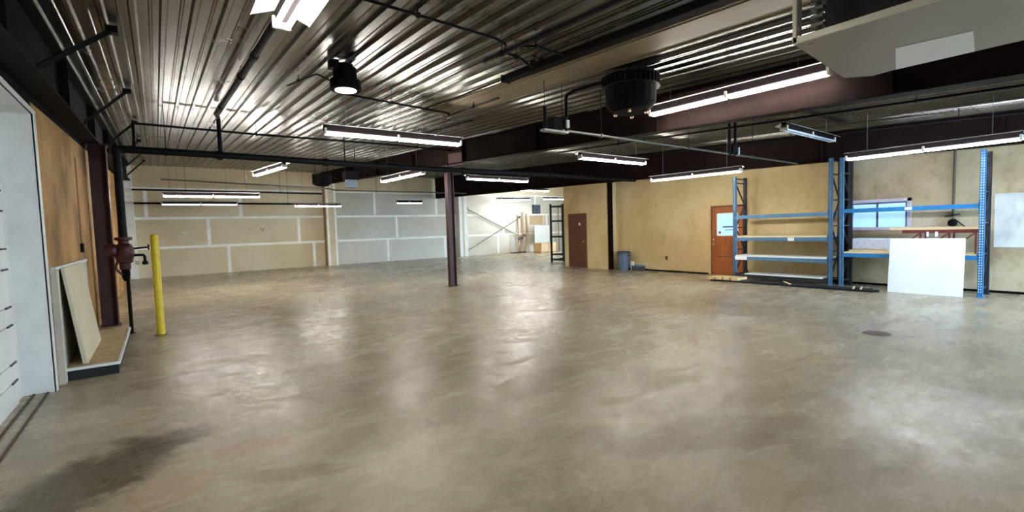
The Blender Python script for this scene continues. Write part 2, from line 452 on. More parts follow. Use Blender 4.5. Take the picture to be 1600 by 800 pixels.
# sectional dock door
d1 = bpy.data.objects.new('door_1', None); COL.objects.link(d1); d1.location = (-1.24, 4.8, 0); struct(d1, 'white sectional dock door at the left edge of the photo')
zs_g = [0.24, 0.42, 0.79, 0.97, 1.34, 1.54, 1.91, 2.11, 2.48, 2.66]
zb = [0.0]
for z in zs_g: zb += [z - .004, z + .004]
zb.append(dz_head)
for i in range(0, len(zb), 1):
    if i + 1 >= len(zb): break
b = MB()
for i in range(len(zb) - 1):
    groove = i % 2 == 1
    if groove: b.box(-1.26, -1.225, 2.6, 6.72, zb[i], zb[i + 1], 'groove_dark')
    else: b.box(-1.26, -1.21, 2.6, 6.72, zb[i], zb[i + 1], 'door_white')
b.build('door_panels', d1)
MB().box(-1.28, -1.225, 6.72, 6.96, 0, dz_head, 'white_paint').build('side_stile', d1)
b = MB()
for z in zs_g:
    b.box(-1.21, -1.2, 6.5, 6.71, z - .009, z + .009, 'groove_dark')
b.build('stile_clips', d1)
# white jamb return and trim of the dock door
b = MB()
b.box(-1.30, XL + .012, 6.955, 7.00, 0, dz_head, 'white_paint')
b.box(XL, XL + .02, 6.955, 7.05, 0, dz_head + .05, 'white_paint')
b.box(-1.30, XL + .012, 2.6, 6.955, dz_head, dz_head + .03, 'white_paint')
b.box(XL, XL + .02, 2.6, 6.955, dz_head, dz_head + .05, 'white_paint')
struct(b.build('trim_1'))
b = MB()
for dx in (0.0, 0.11):
    b.box(-1.15 + dx, -1.13 + dx, 3.0, 7.0, 0, 0.010, 'brown_strip')  # thin dark brown strips along the floor beside the dock door
struct(b.build('trim_2'))

# back wall: drywall sheets with taped joints
b = MB()
b.slab(-1.6, XA + .2, YB, YB + .2, lambda y: 0, lambda y: roof(YB) + .05, 'drywall')
T = .004
b.box(7.24, XA, YB - .002, YB, 0, 3.66, 'grey_drywall')
def tape(x0, x1, z0, z1): b.box(x0, x1, YB - T, YB, z0, z1, 'joint_tape')
for z in (1.215, 2.45): tape(XL, XA, z - .055, z + .055)
tape(XL, XA, 3.66, 3.73)
for x in (2.52, 6.18, 10.0, 13.5, 17.3, 20.9): tape(x - .065, x + .065, 0, 1.17)
for x in (1.81, 5.52, 10.55, 14.2, 17.75, 21.4): tape(x - .065, x + .065, 1.26, 2.405)
for x in (-.33, 3.09, 9.35, 13.0, 16.9, 20.4): tape(x - .065, x + .065, 2.495, 3.66)
rr = random.Random(3)
for (x, z, s) in ((0.95, 1.78, .05), (3.45, 1.86, .035), (3.95, 1.86, .06), (8.9, 1.95, .03), (9.4, 1.85, .035), (2.0, 1.0, .03)):
    for k in range(3):
        xx = x + rr.uniform(-.12, .12); zz = z + rr.uniform(-.05, .05)
        b.box(xx, xx + s, YB - T, YB, zz, zz + s * rr.uniform(.4, 1.2), 'joint_tape' if x < 1 else 'brown_stud')
struct(b.build('wall_back'))
# boxed pilasters on the back wall
b = MB()
b.box(6.72, 7.24, 24.42, YB, 0, roof(24.4), 'drywall')
b.box(6.705, 6.72, 24.42, YB, 0, roof(24.4), 'pale_stud')
for x in (6.80, 7.17): b.box(x - .05, x + .05, 24.41, 24.42, 0, roof(24.4), 'joint_tape')
struct(b.build('trim_3'))
b = MB()
b.box(14.3, 14.85, 24.42, YB, 0, roof(24.4), 'white_paint')
b.box(14.52, 14.62, 24.41, 24.42, 0, roof(24.4), 'drywall')
struct(b.build('trim_4'))
b = MB(); b.box(XL, -.72, 24.5, YB, 0, roof(24.5), 'joint_tape'); struct(b.build('trim_5'))

# right wall
b = MB()
b.slab(XR, XR + .2, YN, WA_Y0, lambda y: 0, lambda y: roof(y) + .05, 'tan_wall')
# the bay beyond the second rack is a browner plaster with a whitewashed band
b.box(XR - .004, XR, YN, 4.4, 0, 3.3, 'brown_wall')
b.box(XR - .008, XR - .004, YN, 1.92, 0.92, 1.98, 'white_patch')
b.box(XR - .006, XR - .004, 2.0, 2.75, 1.3, 2.9, 'plain_wall')
struct(b.build('wall_right'))
b = MB()
b.slab(WA_X, WA_X + .18, WA_Y0, WA_Y1, lambda y: 0, lambda y: roof(y) + .05, 'tan_wall')
b.slab(WA_X + .18, XR + .2, WA_Y0, WA_Y0 + .15, lambda y: 0, lambda y: roof(y) + .05, 'tan_wall')
struct(b.build('wall_right_far'))
b = MB(); b.slab(WA_X + .18, XA + .2, WA_Y1 - .15, WA_Y1, lambda y: 0, lambda y: roof(y) + .05, 'plain_wall')
struct(b.build('wall_annex_front'))
# annex side wall with a tall open doorway that lets daylight in
b = MB()
b.slab(XA, XA + .2, WA_Y1, 16.2, lambda y: 0, lambda y: roof(y) + .05, 'plain_wall')
b.slab(XA, XA + .2, 19.6, YB, lambda y: 0, lambda y: roof(y) + .05, 'white_patch')
b.slab(XA, XA + .2, 16.2, 19.6, lambda y: 3.2, lambda y: roof(y) + .05, 'plain_wall')
struct(b.build('wall_annex_side'))
# near wall, behind the camera, with an open dock doorway
b = MB()
zt = lambda y: roof(y) + .05
b.slab(-1.6, 8.6, YN - .2, YN, lambda y: 0, zt, 'plain_wall')
b.slab(8.6, 13.0, YN - .2, YN, lambda y: 2.9, zt, 'plain_wall')
b.slab(13.0, XA + .2, YN - .2, YN, lambda y: 0, zt, 'plain_wall')
struct(b.build('wall_near'))
b = MB(); b.box(-1.62, -1.43, YN, 2.6, 0, 3.3, 'plain_wall'); b.box(-1.62, -1.43, 2.6, YB, 0, 4.6, 'dark_insulation'); struct(b.build('wall_left_outer'))
b = MB(); b.box(-6, 30, YN - 12, YN - .25, -.2, -.03, 'asphalt'); b.box(XA + .25, XA + 12, 10, 26, -.2, -.03, 'asphalt'); struct(b.build('ground_outside'))
# daylight portals in the two doorways
for loc, rot, sx, sy in (((10.8, YN - .1, 1.45), (math.radians(90), 0, 0), 4.4, 2.9), ((XA + .1, 17.9, 1.6), (math.radians(90), 0, math.radians(90)), 3.4, 3.2)):
    ld = bpy.data.lights.new('daylight_portal', 'AREA'); ld.shape = 'RECTANGLE'; ld.size = sx; ld.size_y = sy
    ld.cycles.is_portal = True
    lo = bpy.data.objects.new('daylight_portal', ld); COL.objects.link(lo); lo.location = loc; lo.rotation_euler = rot
    # face into the building
    tgt = Vector((5, 5, 1.5)) if loc[1] < 0 else Vector((15, 18, 1.6))
    n = (Vector((0, 1, 0)) if loc[1] < 0 else Vector((-1, 0, 0)))
    lo.rotation_euler = n.to_track_quat('-Z', 'Y').to_euler()
baseboards = MB()
b = MB(); b.box(XR - .014, XR - .009, YN, 7.0, 0, .05, 'dark_insulation'); b.box(XR - .014, XR, 8.1, 11.5, 0, .05, 'dark_insulation'); struct(b.build('baseboard_right'))

# ------------------------------------------------------------------ steel frame
def i_beam(name, xc, y0, y1, zb, label, matn='black_steel', wf=.11, braces=False, n=6):
    b = MB()
    b.slab(xc - wf, xc + wf, y0, y1, zb, lambda y: zb(y) + .02, matn, n)
    b.slab(xc - .012, xc + .012, y0, y1, lambda y: zb(y) + .02, lambda y: roof(y, .03), matn, n)
    b.slab(xc - wf, xc + wf, y0, y1, lambda y: roof(y, .035), lambda y: roof(y, .012), matn, n)
    for yy in [y0 + .05 + i * 3.05 for i in range(int((y1 - y0) / 3.05))]:
        b.slab(xc - wf * .9, xc + wf * .9, yy, yy + .015, lambda y: zb(y) + .02, lambda y: roof(y, .03), matn)
    o = b.build(name)
    tag(o, label, 'beam', 'steel roof beams')
    return o
lb = i_beam('steel_beam', -.86, YN + .1, YB - .4, lambda y: 2.80 + .047 * y, 'black steel roof beam running along the top of the left wall over the dock door', 'black_steel', .115, n=6)
b1 = i_beam('steel_beam', 6.63, YN + .1, YB - .45, lambda y: 2.84 + .0473 * y, 'deep black roof beam carried by the lone maroon column in mid floor', 'dark_maroon_steel')
b2 = i_beam('steel_beam', 12.95, YN + .1, YB - .1, lambda y: 2.835 + .0235 * y, 'black roof beam running over the tan right wall and the racks', 'dark_maroon_steel')
def child_at(parent, mb, name, **k):
    """build a part under a mesh parent that sits at a location"""
    return mb.build(name, parent, **k)
for yy, dy in ((5.81, .46), (9.1, .22), (12.3, .22), (15.4, .25), (18.6, .25), (21.6, .2)):
    m = MB(); m.bar((-.76, yy, 2.80 + .047 * yy + .03), (-.24, yy + dy, roof(yy + dy) - .02), .04, .04, 'black_pipe')
    m.box(-.30, -.20, yy + dy - .05, yy + dy + .05, roof(yy + dy, .06), roof(yy + dy, -.005), 'black_pipe')
    child_at(lb, m, 'flange_brace')

def column(xc, yc, z1, label, matn, w=.2, d=.2, axis='x', group=None):
    b = MB(); t = .018
    if axis == 'x':   # flanges face x
        b.box(xc - w / 2, xc - w / 2 + t, yc - d / 2, yc + d / 2, 0.02, z1, matn); b.box(xc + w / 2 - t, xc + w / 2, yc - d / 2, yc + d / 2, 0.02, z1, matn)
        b.box(xc - w / 2, xc + w / 2, yc - t / 2, yc + t / 2, 0.02, z1, matn)
    else:
        b.box(xc - w / 2, xc + w / 2, yc - d / 2, yc - d / 2 + t, 0.02, z1, matn); b.box(xc - w / 2, xc + w / 2, yc + d / 2 - t, yc + d / 2, 0.02, z1, matn)
        b.box(xc - t / 2, xc + t / 2, yc - d / 2, yc + d / 2, 0.02, z1, matn)
    t_ = thing('steel_column', (xc, yc, 0), label, 'column', 'steel columns')
    b.build('shaft', t_)
    MB().box(xc - w * .62, xc + w * .62, yc - d * .62, yc + d * .62, 0, .02, matn).build('base_plate', t_)
    MB().box(xc - w * .6, xc + w * .6, yc - d * .6, yc + d * .6, z1, z1 + .02, matn).build('cap_plate', t_)
    return t_
column(6.66, 11.87, 2.84 + .0473 * 11.8 - .025, 'maroon steel column standing alone in the middle of the floor', 'maroon_steel', .20, .16)
column(-.80, 11.6, 2.80 + .047 * 11.5 - .02, 'dark steel column against the tan left wall behind the red valve', 'maroon_steel', .25, .22)
column(13.03, 11.62, 2.835 + .0235 * 11.55 - .02, 'slim dark steel column beside the grey rubbish bin', 'dark_maroon_steel', .13, .11)
column(13.30, 4.5, roof(4.4, .04), 'dark steel column against the wall between the two blue racks', 'dark_maroon_steel', .16, .16)

# haunch bracket under beam at the middle column
m = MB()
m.hexa([(6.615, 11.0, 2.84 + .0473 * 11.0 - .02), (6.645, 11.0, 2.84 + .0473 * 11.0 - .02), (6.645, 11.78, 2.84 + .0473 * 11.7 - .03), (6.615, 11.78, 2.84 + .0473 * 11.7 - .03),
        (6.615, 11.0, 2.84 + .0473 * 11.0 + .3), (6.645, 11.0, 2.84 + .0473 * 11.0 + .3), (6.645, 11.78, 3.7), (6.615, 11.78, 3.7)], 'maroon_steel')
child_at(b1, m, 'stiffener')

# ------------------------------------------------------------------ ceiling strips, pipes and conduits
m = MB(); m.slab(4.10, 4.80, YN + .3, 8.2, lambda y: roof(y, .018), lambda y: roof(y, -.004), 'tan_strip', 4)
for xx in (4.16, 4.22, 4.74): m.slab(xx, xx + .012, YN + .3, 8.2, lambda y: roof(y, .03), lambda y: roof(y, .018), 'tan_strip', 4)
struct(m.build('trim_6'))

def pipe(name, pts, r, matn, label, cat='pipe', hang=(), group=None, couplings=()):
    t = thing(name, pts[0], label, cat, group)
    MB().tube(pts, r, matn, 12).build('pipe_run', t, smooth=True)
    for (x, y, z) in hang:
        h = MB(); h.tube([(x, y, z + r * .8), (x, y, roof(y, -.01))], .007, 'black_pipe', 6)
        h.lathe((x, y, z), [(r + .006, -.015), (r + .014, -.015), (r + .014, .015), (r + .006, .015)], matn, 12, 'x' if abs(pts[-1][0] - pts[0][0]) > abs(pts[-1][1] - pts[0][1]) else 'y')
        h.build('hanger', t)
    for (x, y, z, ax) in couplings:
        MB().lathe((x, y, z), [(r * .9, -.05), (r * 1.35, -.05), (r * 1.35, .05), (r * .9, .05)], matn, 12, ax).build('coupling', t)
    return t
ZM = 3.08
pipe('sprinkler_main', [(-.45, 10.34, ZM + .03), (.95, 10.34, ZM + .025), (4.5, 10.34, ZM - .02), (9.2, 10.34, ZM - .01), (12.82, 10.34, ZM - .02)], .062, 'black_pipe',
     'thick black sprinkler main crossing the hall in front of the middle column',
     hang=[(.2, 10.34, ZM + .03), (3.3, 10.34, ZM), (5.7, 10.34, ZM - .02), (8.4, 10.34, ZM - .01), (11.2, 10.34, ZM - .015)],
     couplings=[(1.0, 10.34, ZM + .02, 'x'), (2.9, 10.34, ZM, 'x'), (6.2, 10.34, ZM - .015, 'x'), (9.1, 10.34, ZM - .01, 'x')])
# riser with its red valve
rt = thing('sprinkler_riser', (-.45, 10.34, 0), 'black sprinkler riser with dark red valve beside the yellow bollard', 'pipe')
MB().tube([(-.45, 10.34, 0), (-.45, 10.34, .96)], .028, 'black_pipe').build('drain_pipe', rt, smooth=True)
MB().lathe((-.45, 10.34, 0), [(.05, 0), (.05, .012), (.03, .012)], 'black_pipe', 14).build('floor_flange', rt)
MB().lathe((-.47, 10.34, 1.62), [(.062, 0), (.058, .2), (.058, 1.38), (.07, 1.38), (.07, 1.50), (.05, 1.52)], 'black_pipe', 16).build('riser_pipe', rt, smooth=True)
vb = MB().lathe((-.47, 10.34, 0), [(.05, 1.08), (.075, 1.10), (.08, 1.2), (.115, 1.22), (.115, 1.26), (.12, 1.27), (.135, 1.34), (.135, 1.46), (.10, 1.52), (.075, 1.53), (.07, 1.58), (.12, 1.59), (.12, 1.64), (.06, 1.64)], 'red_valve', 20).build('valve_body', rt, smooth=True)
MB().lathe((-.47, 10.34, 0), [(.03, .90), (.045, .93), (.06, 1.0), (.06, 1.08), (.05, 1.09)], 'black_pipe', 16).build('reducer', rt, smooth=True)
MB().lathe((-.47, 10.34, 0), [(.03, .90), (.045, .93), (.06, 1.0), (.06, 1.08), (.05, 1.09)], 'black_pipe', 16).build('reducer', rt, smooth=True)
MB().lathe((-.62, 10.3, 1.42), [(.02, -.09), (.105, -.09), (.115, -.03), (.115, .03), (.09, .06)], 'red_valve', 16, 'x').build('clapper_cover', vb, smooth=True)
for k in range(6):
    a = k * math.pi / 3; m = MB(); m.lathe((-.715, 10.3 + .085 * math.cos(a), 1.42 + .085 * math.sin(a)), [(.012, -.01), (.012, .01)], 'motor_grey', 6, 'x'); m.build('bolt', vb)
m = MB(); m.tube([(-.38, 10.34, 1.33), (-.20, 10.3, 1.33), (-.20, 10.3, 1.20)], .022, 'black_pipe'); m.tube([(-.38, 10.34, 1.44), (-.14, 10.28, 1.46)], .016, 'black_pipe')
m.lathe((-.20, 10.3, 1.16), [(.02, 0), (.045, .01), (.045, .05), (.02, .07)], 'black_pipe', 12)
m.build('trim_piping', rt, smooth=True)
MB().lathe((-.14, 10.28, 1.46), [(.01, -.012), (.05, -.012), (.05, .012), (.01, .012)], 'red_valve', 14, 'x').build('hand_wheel', rt)
MB().lathe((-.30, 10.22, 1.20), [(.01, -.02), (.038, -.02), (.038, .02), (.01, .02)], 'panel_grey', 14, 'y').build('pressure_gauge', rt)
MB().tube([(-.55, 10.3, 1.28), (-.60, 10.28, 1.12), (-.52, 10.3, 1.02)], .02, 'red_valve').build('bypass_pipe', rt, smooth=True)

pipe('sprinkler_branch', [(-.24, 10.7, ZM + .1), (-.24, 10.95, 3.70), (-.24, 11.3, 3.74), (1.8, 11.4, 3.74), (4.5, 11.2, 3.72), (6.4, 11.2, 3.70)], .022, 'black_pipe',
     'thin black branch pipe just under the ribs behind the sprinkler main', hang=[(1.8, 11.4, 3.74), (3.6, 11.3, 3.73), (5.4, 11.2, 3.71)])
pipe('sprinkler_branch', [(.99, 1.5, roof(1.5, .12)), (.96, 10.0, roof(10.0, .12)), (1.02, 10.34, roof(10.3, .12)), (1.02, 10.34, ZM + .08)], .036, 'black_pipe',
     'black branch pipe up the ceiling left of the round lamp, dropping into the main', hang=[(.98, 4, roof(4, .12)), (.97, 7, roof(7, .12)), (.96, 9.2, roof(9.2, .12))], couplings=[(.975, 6.0, roof(6.0, .12), 'y')])
pipe('conduit', [(.9, 3.95, roof(4, .07)), (2.9, 4.08, roof(4, .07)), (3.04, 4.1, roof(4, .10)), (3.14, 4.3, roof(4.3, .1))], .014, 'black_pipe', 'thin dark conduit crossing the ceiling ribs in front of the tan strip', 'conduit', hang=[(2.0, 4.02, roof(4, .07))])
pipe('ceiling_rail', [(3.13, 4.65, roof(4.65, .12)), (3.14, -1.0, roof(-1, .12))], .022, 'black_pipe', 'thin black pipe running toward the viewer left of the thick black rail', 'pipe', hang=[(3.13, 4.3, roof(4.3, .12)), (3.14, 1.5, roof(1.5, .12))])
t = thing('ceiling_rail', (3.9, 5.2, roof(5.2, .12)), 'thick black square rail along the edge of the tan ceiling strip', 'rail')
MB().slab(3.78, 3.90, YN + .4, 5.2, lambda y: roof(y, .13), lambda y: roof(y, .055), 'black_steel', 2).build('rail_body', t)
MB().slab(3.77, 3.91, 5.2, 5.22, lambda y: roof(y, .14), lambda y: roof(y, .045), 'black_steel').build('end_cap', t)
for yy in (4.6, 2.2, -.4): MB().box(3.81, 3.87, yy, yy + .05, roof(yy, .06), roof(yy, -.01), 'black_steel').build('bracket', t)
pipe('flexible_conduit', [(3.15, 4.3, roof(4.3, .10)), (3.4, 4.4, roof(4.4, .09)), (3.55, 4.5, roof(4.5, .05)), (3.76, 4.55, roof(4.5, .11))], .016, 'black_pipe', 'short curved black conduit looping from thin pipe to thick rail', 'conduit', hang=[(3.4, 4.4, roof(4.4, .09))])
pipe('flexible_conduit', [(3.15, 4.1, roof(4.1, .10)), (3.35, 3.98, roof(4.0, .09)), (3.76, 4.0, roof(4.0, .10))], .013, 'black_pipe', 'thin black conduit angling right from the pipe junction to the thick rail', 'conduit', hang=[(3.35, 3.98, roof(4, .09))])
pipe('sprinkler_branch', [(2.3, 7.35, roof(7.35, .07)), (4.40, 7.72, roof(7.7, .07)), (4.44, 7.86, roof(7.8, .09)), (4.38, 6.14, roof(6.14, .09))], .017, 'black_pipe',
     'thin black pipe over the long hanging light, turning toward the viewer to a capped end', hang=[(3.2, 7.5, roof(7.5, .07)), (4.4, 6.9, roof(6.9, .09))])
pipe('sprinkler_branch', [(4.9, 12.2, roof(12.2, .1)), (5.0, 7.9, roof(7.9, .1))], .015, 'black_pipe', 'thin black pipe on the ceiling just left of the middle beam', hang=[(4.95, 10, roof(10, .1))])
pipe('sprinkler_branch', [(7.4, 10.2, roof(10.2, .25)), (7.4, 1.0, roof(1, .2))], .02, 'black_pipe', 'black branch pipe running along the right side of the middle beam', hang=[(7.4, 8, roof(8, .24)), (7.4, 4.5, roof(4.5, .22)), (7.4, 2, roof(2, .2))])
pipe('sprinkler_branch', [(9.3, 10.2, roof(10.2, .2)), (9.3, .2, roof(.2, .2))], .022, 'black_pipe', 'black pipe midway between the middle beam and the right wall beam', hang=[(9.3, 8, roof(8, .2)), (9.3, 5, roof(5, .2)), (9.3, 2.2, roof(2.2, .2))])
pipe('sprinkler_branch', [(11.9, 10.2, roof(10.2, .2)), (11.9, 0, roof(0, .2))], .02, 'black_pipe', 'black pipe close to the right wall beam above the racks', hang=[(11.9, 8.5, roof(8.5, .2)), (11.9, 5, roof(5, .2)), (11.9, 2.2, roof(2.2, .2))])
pipe('heating_pipe', [(4.72, 5.14, 2.98), (5.2, 5.14, 2.98), (12.9, 5.35, 2.98)], .02, 'grey_pipe', 'thin grey pipe crossing under the middle beam from the round black heater', hang=[(5.6, 5.15, 2.98), (8.0, 5.2, 2.98), (10.5, 5.27, 2.98)])
pipe('back_pipe', [(.2, 22.6, 3.86), (6.2, 22.0, 3.6), (6.25, 21.0, 3.45), (12.5, 20.6, 3.4)], .03, 'grey_pipe', 'grey pipe running across the far end just below the ceiling', hang=[(3, 22.32, 3.74), (8, 20.9, 3.43), (11, 20.7, 3.41)])
pipe('back_pipe', [(-.7, 23.2, 3.50), (6.3, 23.4, 3.48)], .035, 'black_pipe', 'dark pipe high on the far left above the taped drywall', hang=[(1, 23.25, 3.5), (4.5, 23.35, 3.49)])
pipe('back_pipe', [(-.7, 24.3, 3.05), (.0, 24.3, 3.05), (6.3, 24.3, 3.05)], .04, 'dark_maroon_steel', 'lower dark pipe along the taped drywall behind the far left lights', hang=[(.5, 24.3, 3.05), (5, 24.3, 3.05)])

# ------------------------------------------------------------------ fluorescent strip lights
def strip_light(a, c, z, label, tubes='tube_warm', wide=.13, lit=True, rim=.130, group='fluorescent strip lights'):
    """a, c: ends (x,y) of an eight foot fixture; z: height of its tubes"""
    a = Vector((a[0], a[1], z)); c = Vector((c[0], c[1], z)); mid = (a + c) / 2
    d = (c - a).normalized(); s = Vector((-d.y, d.x, 0)); L = (c - a).length
    t = thing('fluorescent_light', mid, label, 'ceiling light', group)
    P = lambda u, v, w: a + d * u + s * v + Vector((0, 0, w))
    m = MB()   # ballast channel
    m.hexa([P(0, -.045, .045), P(0, .045, .045), P(L, .045, .045), P(L, -.045, .045), P(0, -.04, .148), P(0, .04, .148), P(L, .04, .148), P(L, -.04, .148)], 'lamp_body')
    m.build('ballast_channel', t)
    m = MB()   # reflector: two wings falling outward, 3 mm sheet
    for sg in (-1, 1):
        i0, i1, o0, o1 = .148, .152, rim, rim + .004
        m.hexa([P(0, 0, i0), P(0, sg * wide, o0), P(L, sg * wide, o0), P(L, 0, i0), P(0, 0, i1), P(0, sg * wide, o1), P(L, sg * wide, o1), P(L, 0, i1)], 'white_enamel')
        m.hexa([P(0, sg * wide, o0), P(0, sg * (wide + .01), o0 - .008), P(L, sg * (wide + .01), o0 - .008), P(L, sg * wide, o0), P(0, sg * wide, o1), P(0, sg * (wide + .014), o0 - .008), P(L, sg * (wide + .014), o0 - .008), P(L, sg * wide, o1)], 'white_enamel')
    m.build('reflector', t)
    for sg in (-1, 1):
        for k in range(2):
            u0, u1 = (.03 + k * L / 2, L / 2 - .03 + k * L / 2)
            MB().tube([P(u0, sg * .042, .012), P(u1, sg * .042, .012)], .019, tubes, 10).build('tube', t, smooth=True)
    for u in (.0, L / 2 - .02, L - .03):
        m = MB(); m.hexa([P(u, -.065, -.004), P(u, .065, -.004), P(u + .03, .065, -.004), P(u + .03, -.065, -.004), P(u, -.065, .085), P(u, .065, .085), P(u + .03, .065, .085), P(u + .03, -.065, .085)], 'white_enamel')
        m.build('lamp_holder', t)
    for u in (.35, L - .35):
        q = P(u, 0, .115)
        MB().tube([q, (q.x, q.y, roof(q.y, -.01))], .004, 'grey_pipe', 6).build('hanger_wire', t)
    return t
strip_light((.87, 4.12), (.87, 1.68), 3.20, 'wide bright strip light cut by the top edge, nearest the viewer', 'tube_near', wide=.2, rim=.07)
strip_light((2.17, 7.76), (4.61, 7.74), 3.15, 'long lit strip light hanging left of the middle column, before the main pipe')
strip_light((6.28, 4.74), (6.40, 2.30), 3.27, 'large bright strip light beside the middle beam, below the big grey heater')
strip_light((7.93, 7.98), (10.37, 8.04), 3.15, 'lit strip light hanging crosswise right of the round black heater')
strip_light((11.02, 8.31), (11.2, 5.88), 2.76, 'lit strip light above the brown half-glass door')
strip_light((11.15, 3.72), (11.05, 1.28), 2.74, 'cool white strip light above the white board at the right edge', 'tube_cool')
strip_light((9.24, 4.07), (11.66, 4.15), 3.22, 'unlit pale strip light hanging crosswise under the right part of the roof', 'unlit_tube', .14, False, .09)
strip_light((.17, 16.6), (2.6, 16.5), 2.77, 'lit strip light at far left, upper of the two seen one above the other', 'tube_far')
strip_light((.17, 21.7), (2.6, 21.6), 2.83, 'dim strip light at far left, lower of the two seen one above the other', 'tube_dim')
strip_light((4.37, 20.2), (6.2, 20.22), 2.70, 'strip light near the taped drywall pilaster left of the middle column', 'tube_far')
strip_light((2.5, 16.5), (2.87, 14.1), 3.42, 'bright strip light against the ribs, end-on, above the far left drywall', 'tube_far')
strip_light((5.43, 13.67), (5.57, 11.23), 3.06, 'bright strip light end-on just left of the middle column')
strip_light((7.66, 12.55), (10.1, 12.65), 3.12, 'lit strip light crosswise just right of the middle column')
strip_light((8.15, 19.1), (9.3, 19.0), 2.78, 'short lavender strip light low before the back drywall', 'tube_dim')
strip_light((16.2, 23.2), (18.6, 23.1), 3.28, 'bright strip light over the crossed bracing rods in the far bay', 'tube_bay')
strip_light((18.9, 22.15), (21.3, 22.1), 3.28, 'bright strip light farthest right in the far bay', 'tube_bay')
strip_light((14.6, 19.5), (17.0, 19.5), 3.5, 'added unseen strip light brightening the far bay behind the right beam', 'tube_bay')  # added lamp out of view, brightens the far bay
strip_light((17.5, 16.5), (19.9, 16.5), 3.5, 'added unseen strip light brightening the far bay behind the tan wall', 'tube_bay')  # second added lamp for the far bay, hidden by the wall
strip_light((2.2, -1.2), (4.6, -1.2), 2.95, 'added unseen strip light behind the viewer at the near left', 'tube_near')  # extra lamp added behind the camera to light the near end
strip_light((9.0, -1.2), (11.4, -1.2), 2.95, 'added unseen strip light behind the viewer at the near right', 'tube_cool')  # unseen cool lamp added for more light at near right

# ------------------------------------------------------------------ round lamp and heaters
t = thing('high_bay_lamp', (2.0, 6.1, roof(6.1, .33)), 'small round black ceiling lamp with pale lens', 'lamp')
c = (2.0, 6.1, roof(6.1))
MB().lathe(c, [(.10, -.012), (.10, -.05), (.14, -.06), (.145, -.18), (.15, -.19), (.185, -.21), (.19, -.32), (.175, -.33), (.17, -.26), (.05, -.24)], 'can_black', 28).build('housing', t, smooth=True)
MB().lathe(c, [(.02, -.32), (.13, -.325), (.13, -.335), (.02, -.345)], 'lens', 24).build('lens', t, smooth=True)
MB().box(1.8, 1.9, 6.0, 6.12, roof(6.1, .1), roof(6.1, -.005), 'can_black').build('junction_box', t)
pipe('conduit', [(1.9, 6.05, roof(6.05, .28)), (1.74, 6.4, roof(6.4, .1)), (1.6, 7.4, roof(7.4, .06))], .012, 'black_pipe', 'short black conduit running left from the round lens lamp', 'conduit', hang=[(1.66, 7.0, roof(7.0, .07))])

# vertical round heater
hc = (5.12, 4.18, 0)
RZ = roof(4.18)
t = thing('round_heater', (hc[0], hc[1], 2.98), 'large round black unit heater hanging beside the middle beam', 'heater')
def at(prof): return [(r, RZ + h) for r, h in prof]
MB().lathe(hc, at([(.10, -.10), (.345, -.10), (.345, -.22), (.33, -.22), (.325, -.44), (.25, -.52), (.24, -.54), (.05, -.54)]), 'can_black', 20).build('casing', t)
m = MB()
for k in range(36):
    a = 2 * math.pi * k / 36; x0, y0 = hc[0] + .30 * math.cos(a), hc[1] + .30 * math.sin(a); x1, y1 = hc[0] + .375 * math.cos(a), hc[1] + .375 * math.sin(a)
    m.bar((x0, y0, RZ - .165), (x1, y1, RZ - .165), .012, .13, 'can_top')
m.lathe(hc, at([(.34, -.09), (.38, -.09), (.38, -.10), (.34, -.10)]), 'can_top', 36)
m.lathe(hc, at([(.34, -.225), (.38, -.225), (.38, -.235), (.34, -.235)]), 'can_top', 36)
m.build('coil_fins', t)
m = MB(); m.lathe(hc, at([(.02, -.02), (.10, -.03), (.14, -.10), (.05, -.10)]), 'can_top', 20); m.build('fan_motor', t, smooth=True)
for k in range(4):
    a = .6 + k * math.pi / 2; x0, y0 = hc[0] + .20 * math.cos(a), hc[1] + .20 * math.sin(a)
    MB().lathe((x0, y0, RZ - .56), [(.02, -.02), (.024, 0), (.02, .03)], 'brass', 10).build('louver_knob', t)
    MB().tube([(hc[0] + .3 * math.cos(a), hc[1] + .3 * math.sin(a), RZ - .1), (hc[0] + .3 * math.cos(a), hc[1] + .3 * math.sin(a), RZ + .02)], .008, 'black_pipe', 6).build('hanger_rod', t)
m = MB(); m.tube([(4.78, 4.35, RZ - .16), (4.62, 4.72, RZ - .20), (4.58, 4.84, RZ - .24), (4.58, 4.84, RZ - .55)], .024, 'black_pipe'); m.build('supply_pipe', t, smooth=True)
# valve and upright stub beside it
t = thing('heater_valve', (4.66, 5.14, 2.94), 'dark valve block with upright pipes left of the round black heater', 'valve')
m = MB(); m.tube([(4.45, 5.14, 2.96), (4.45, 5.14, 3.28)], .026, 'black_pipe'); m.build('upright_pipe', t, smooth=True)
m = MB(); m.tube([(4.78, 5.06, 2.96), (4.78, 5.06, 3.36), (4.66, 4.9, 3.42)], .022, 'black_pipe'); m.build('return_pipe', t, smooth=True)
MB().box(4.54, 4.72, 5.06, 5.2, 2.97, 3.14, 'can_black').build('valve_box', t, bevel=.008)
MB().box(4.40, 4.86, 5.09, 5.19, 2.935, 2.965, 'grey_pipe').build('bracket', t)
MB().box(4.74, 4.79, 5.0, 5.03, 2.99, 3.1, 'panel_grey').build('tag_plate', t)
for x in (4.45, 4.78): MB().tube([(x, 5.14, 2.95), (x, 5.14, roof(5.14, -.01))], .005, 'black_pipe', 6).build('hanger_rod', t)
t = thing('heater_valve', (9.6, 5.3, 2.95), 'dark valve block with pipes on the grey pipe below the unlit light', 'valve')
for x in (9.5, 9.72): MB().tube([(x, 5.24, 2.95), (x, 5.24, roof(5.24, -.01))], .03, 'black_pipe').build('upright_pipe', t, smooth=True)
MB().box(9.53, 9.70, 5.18, 5.3, 2.97, 3.14, 'can_black').build('valve_box', t, bevel=.008)
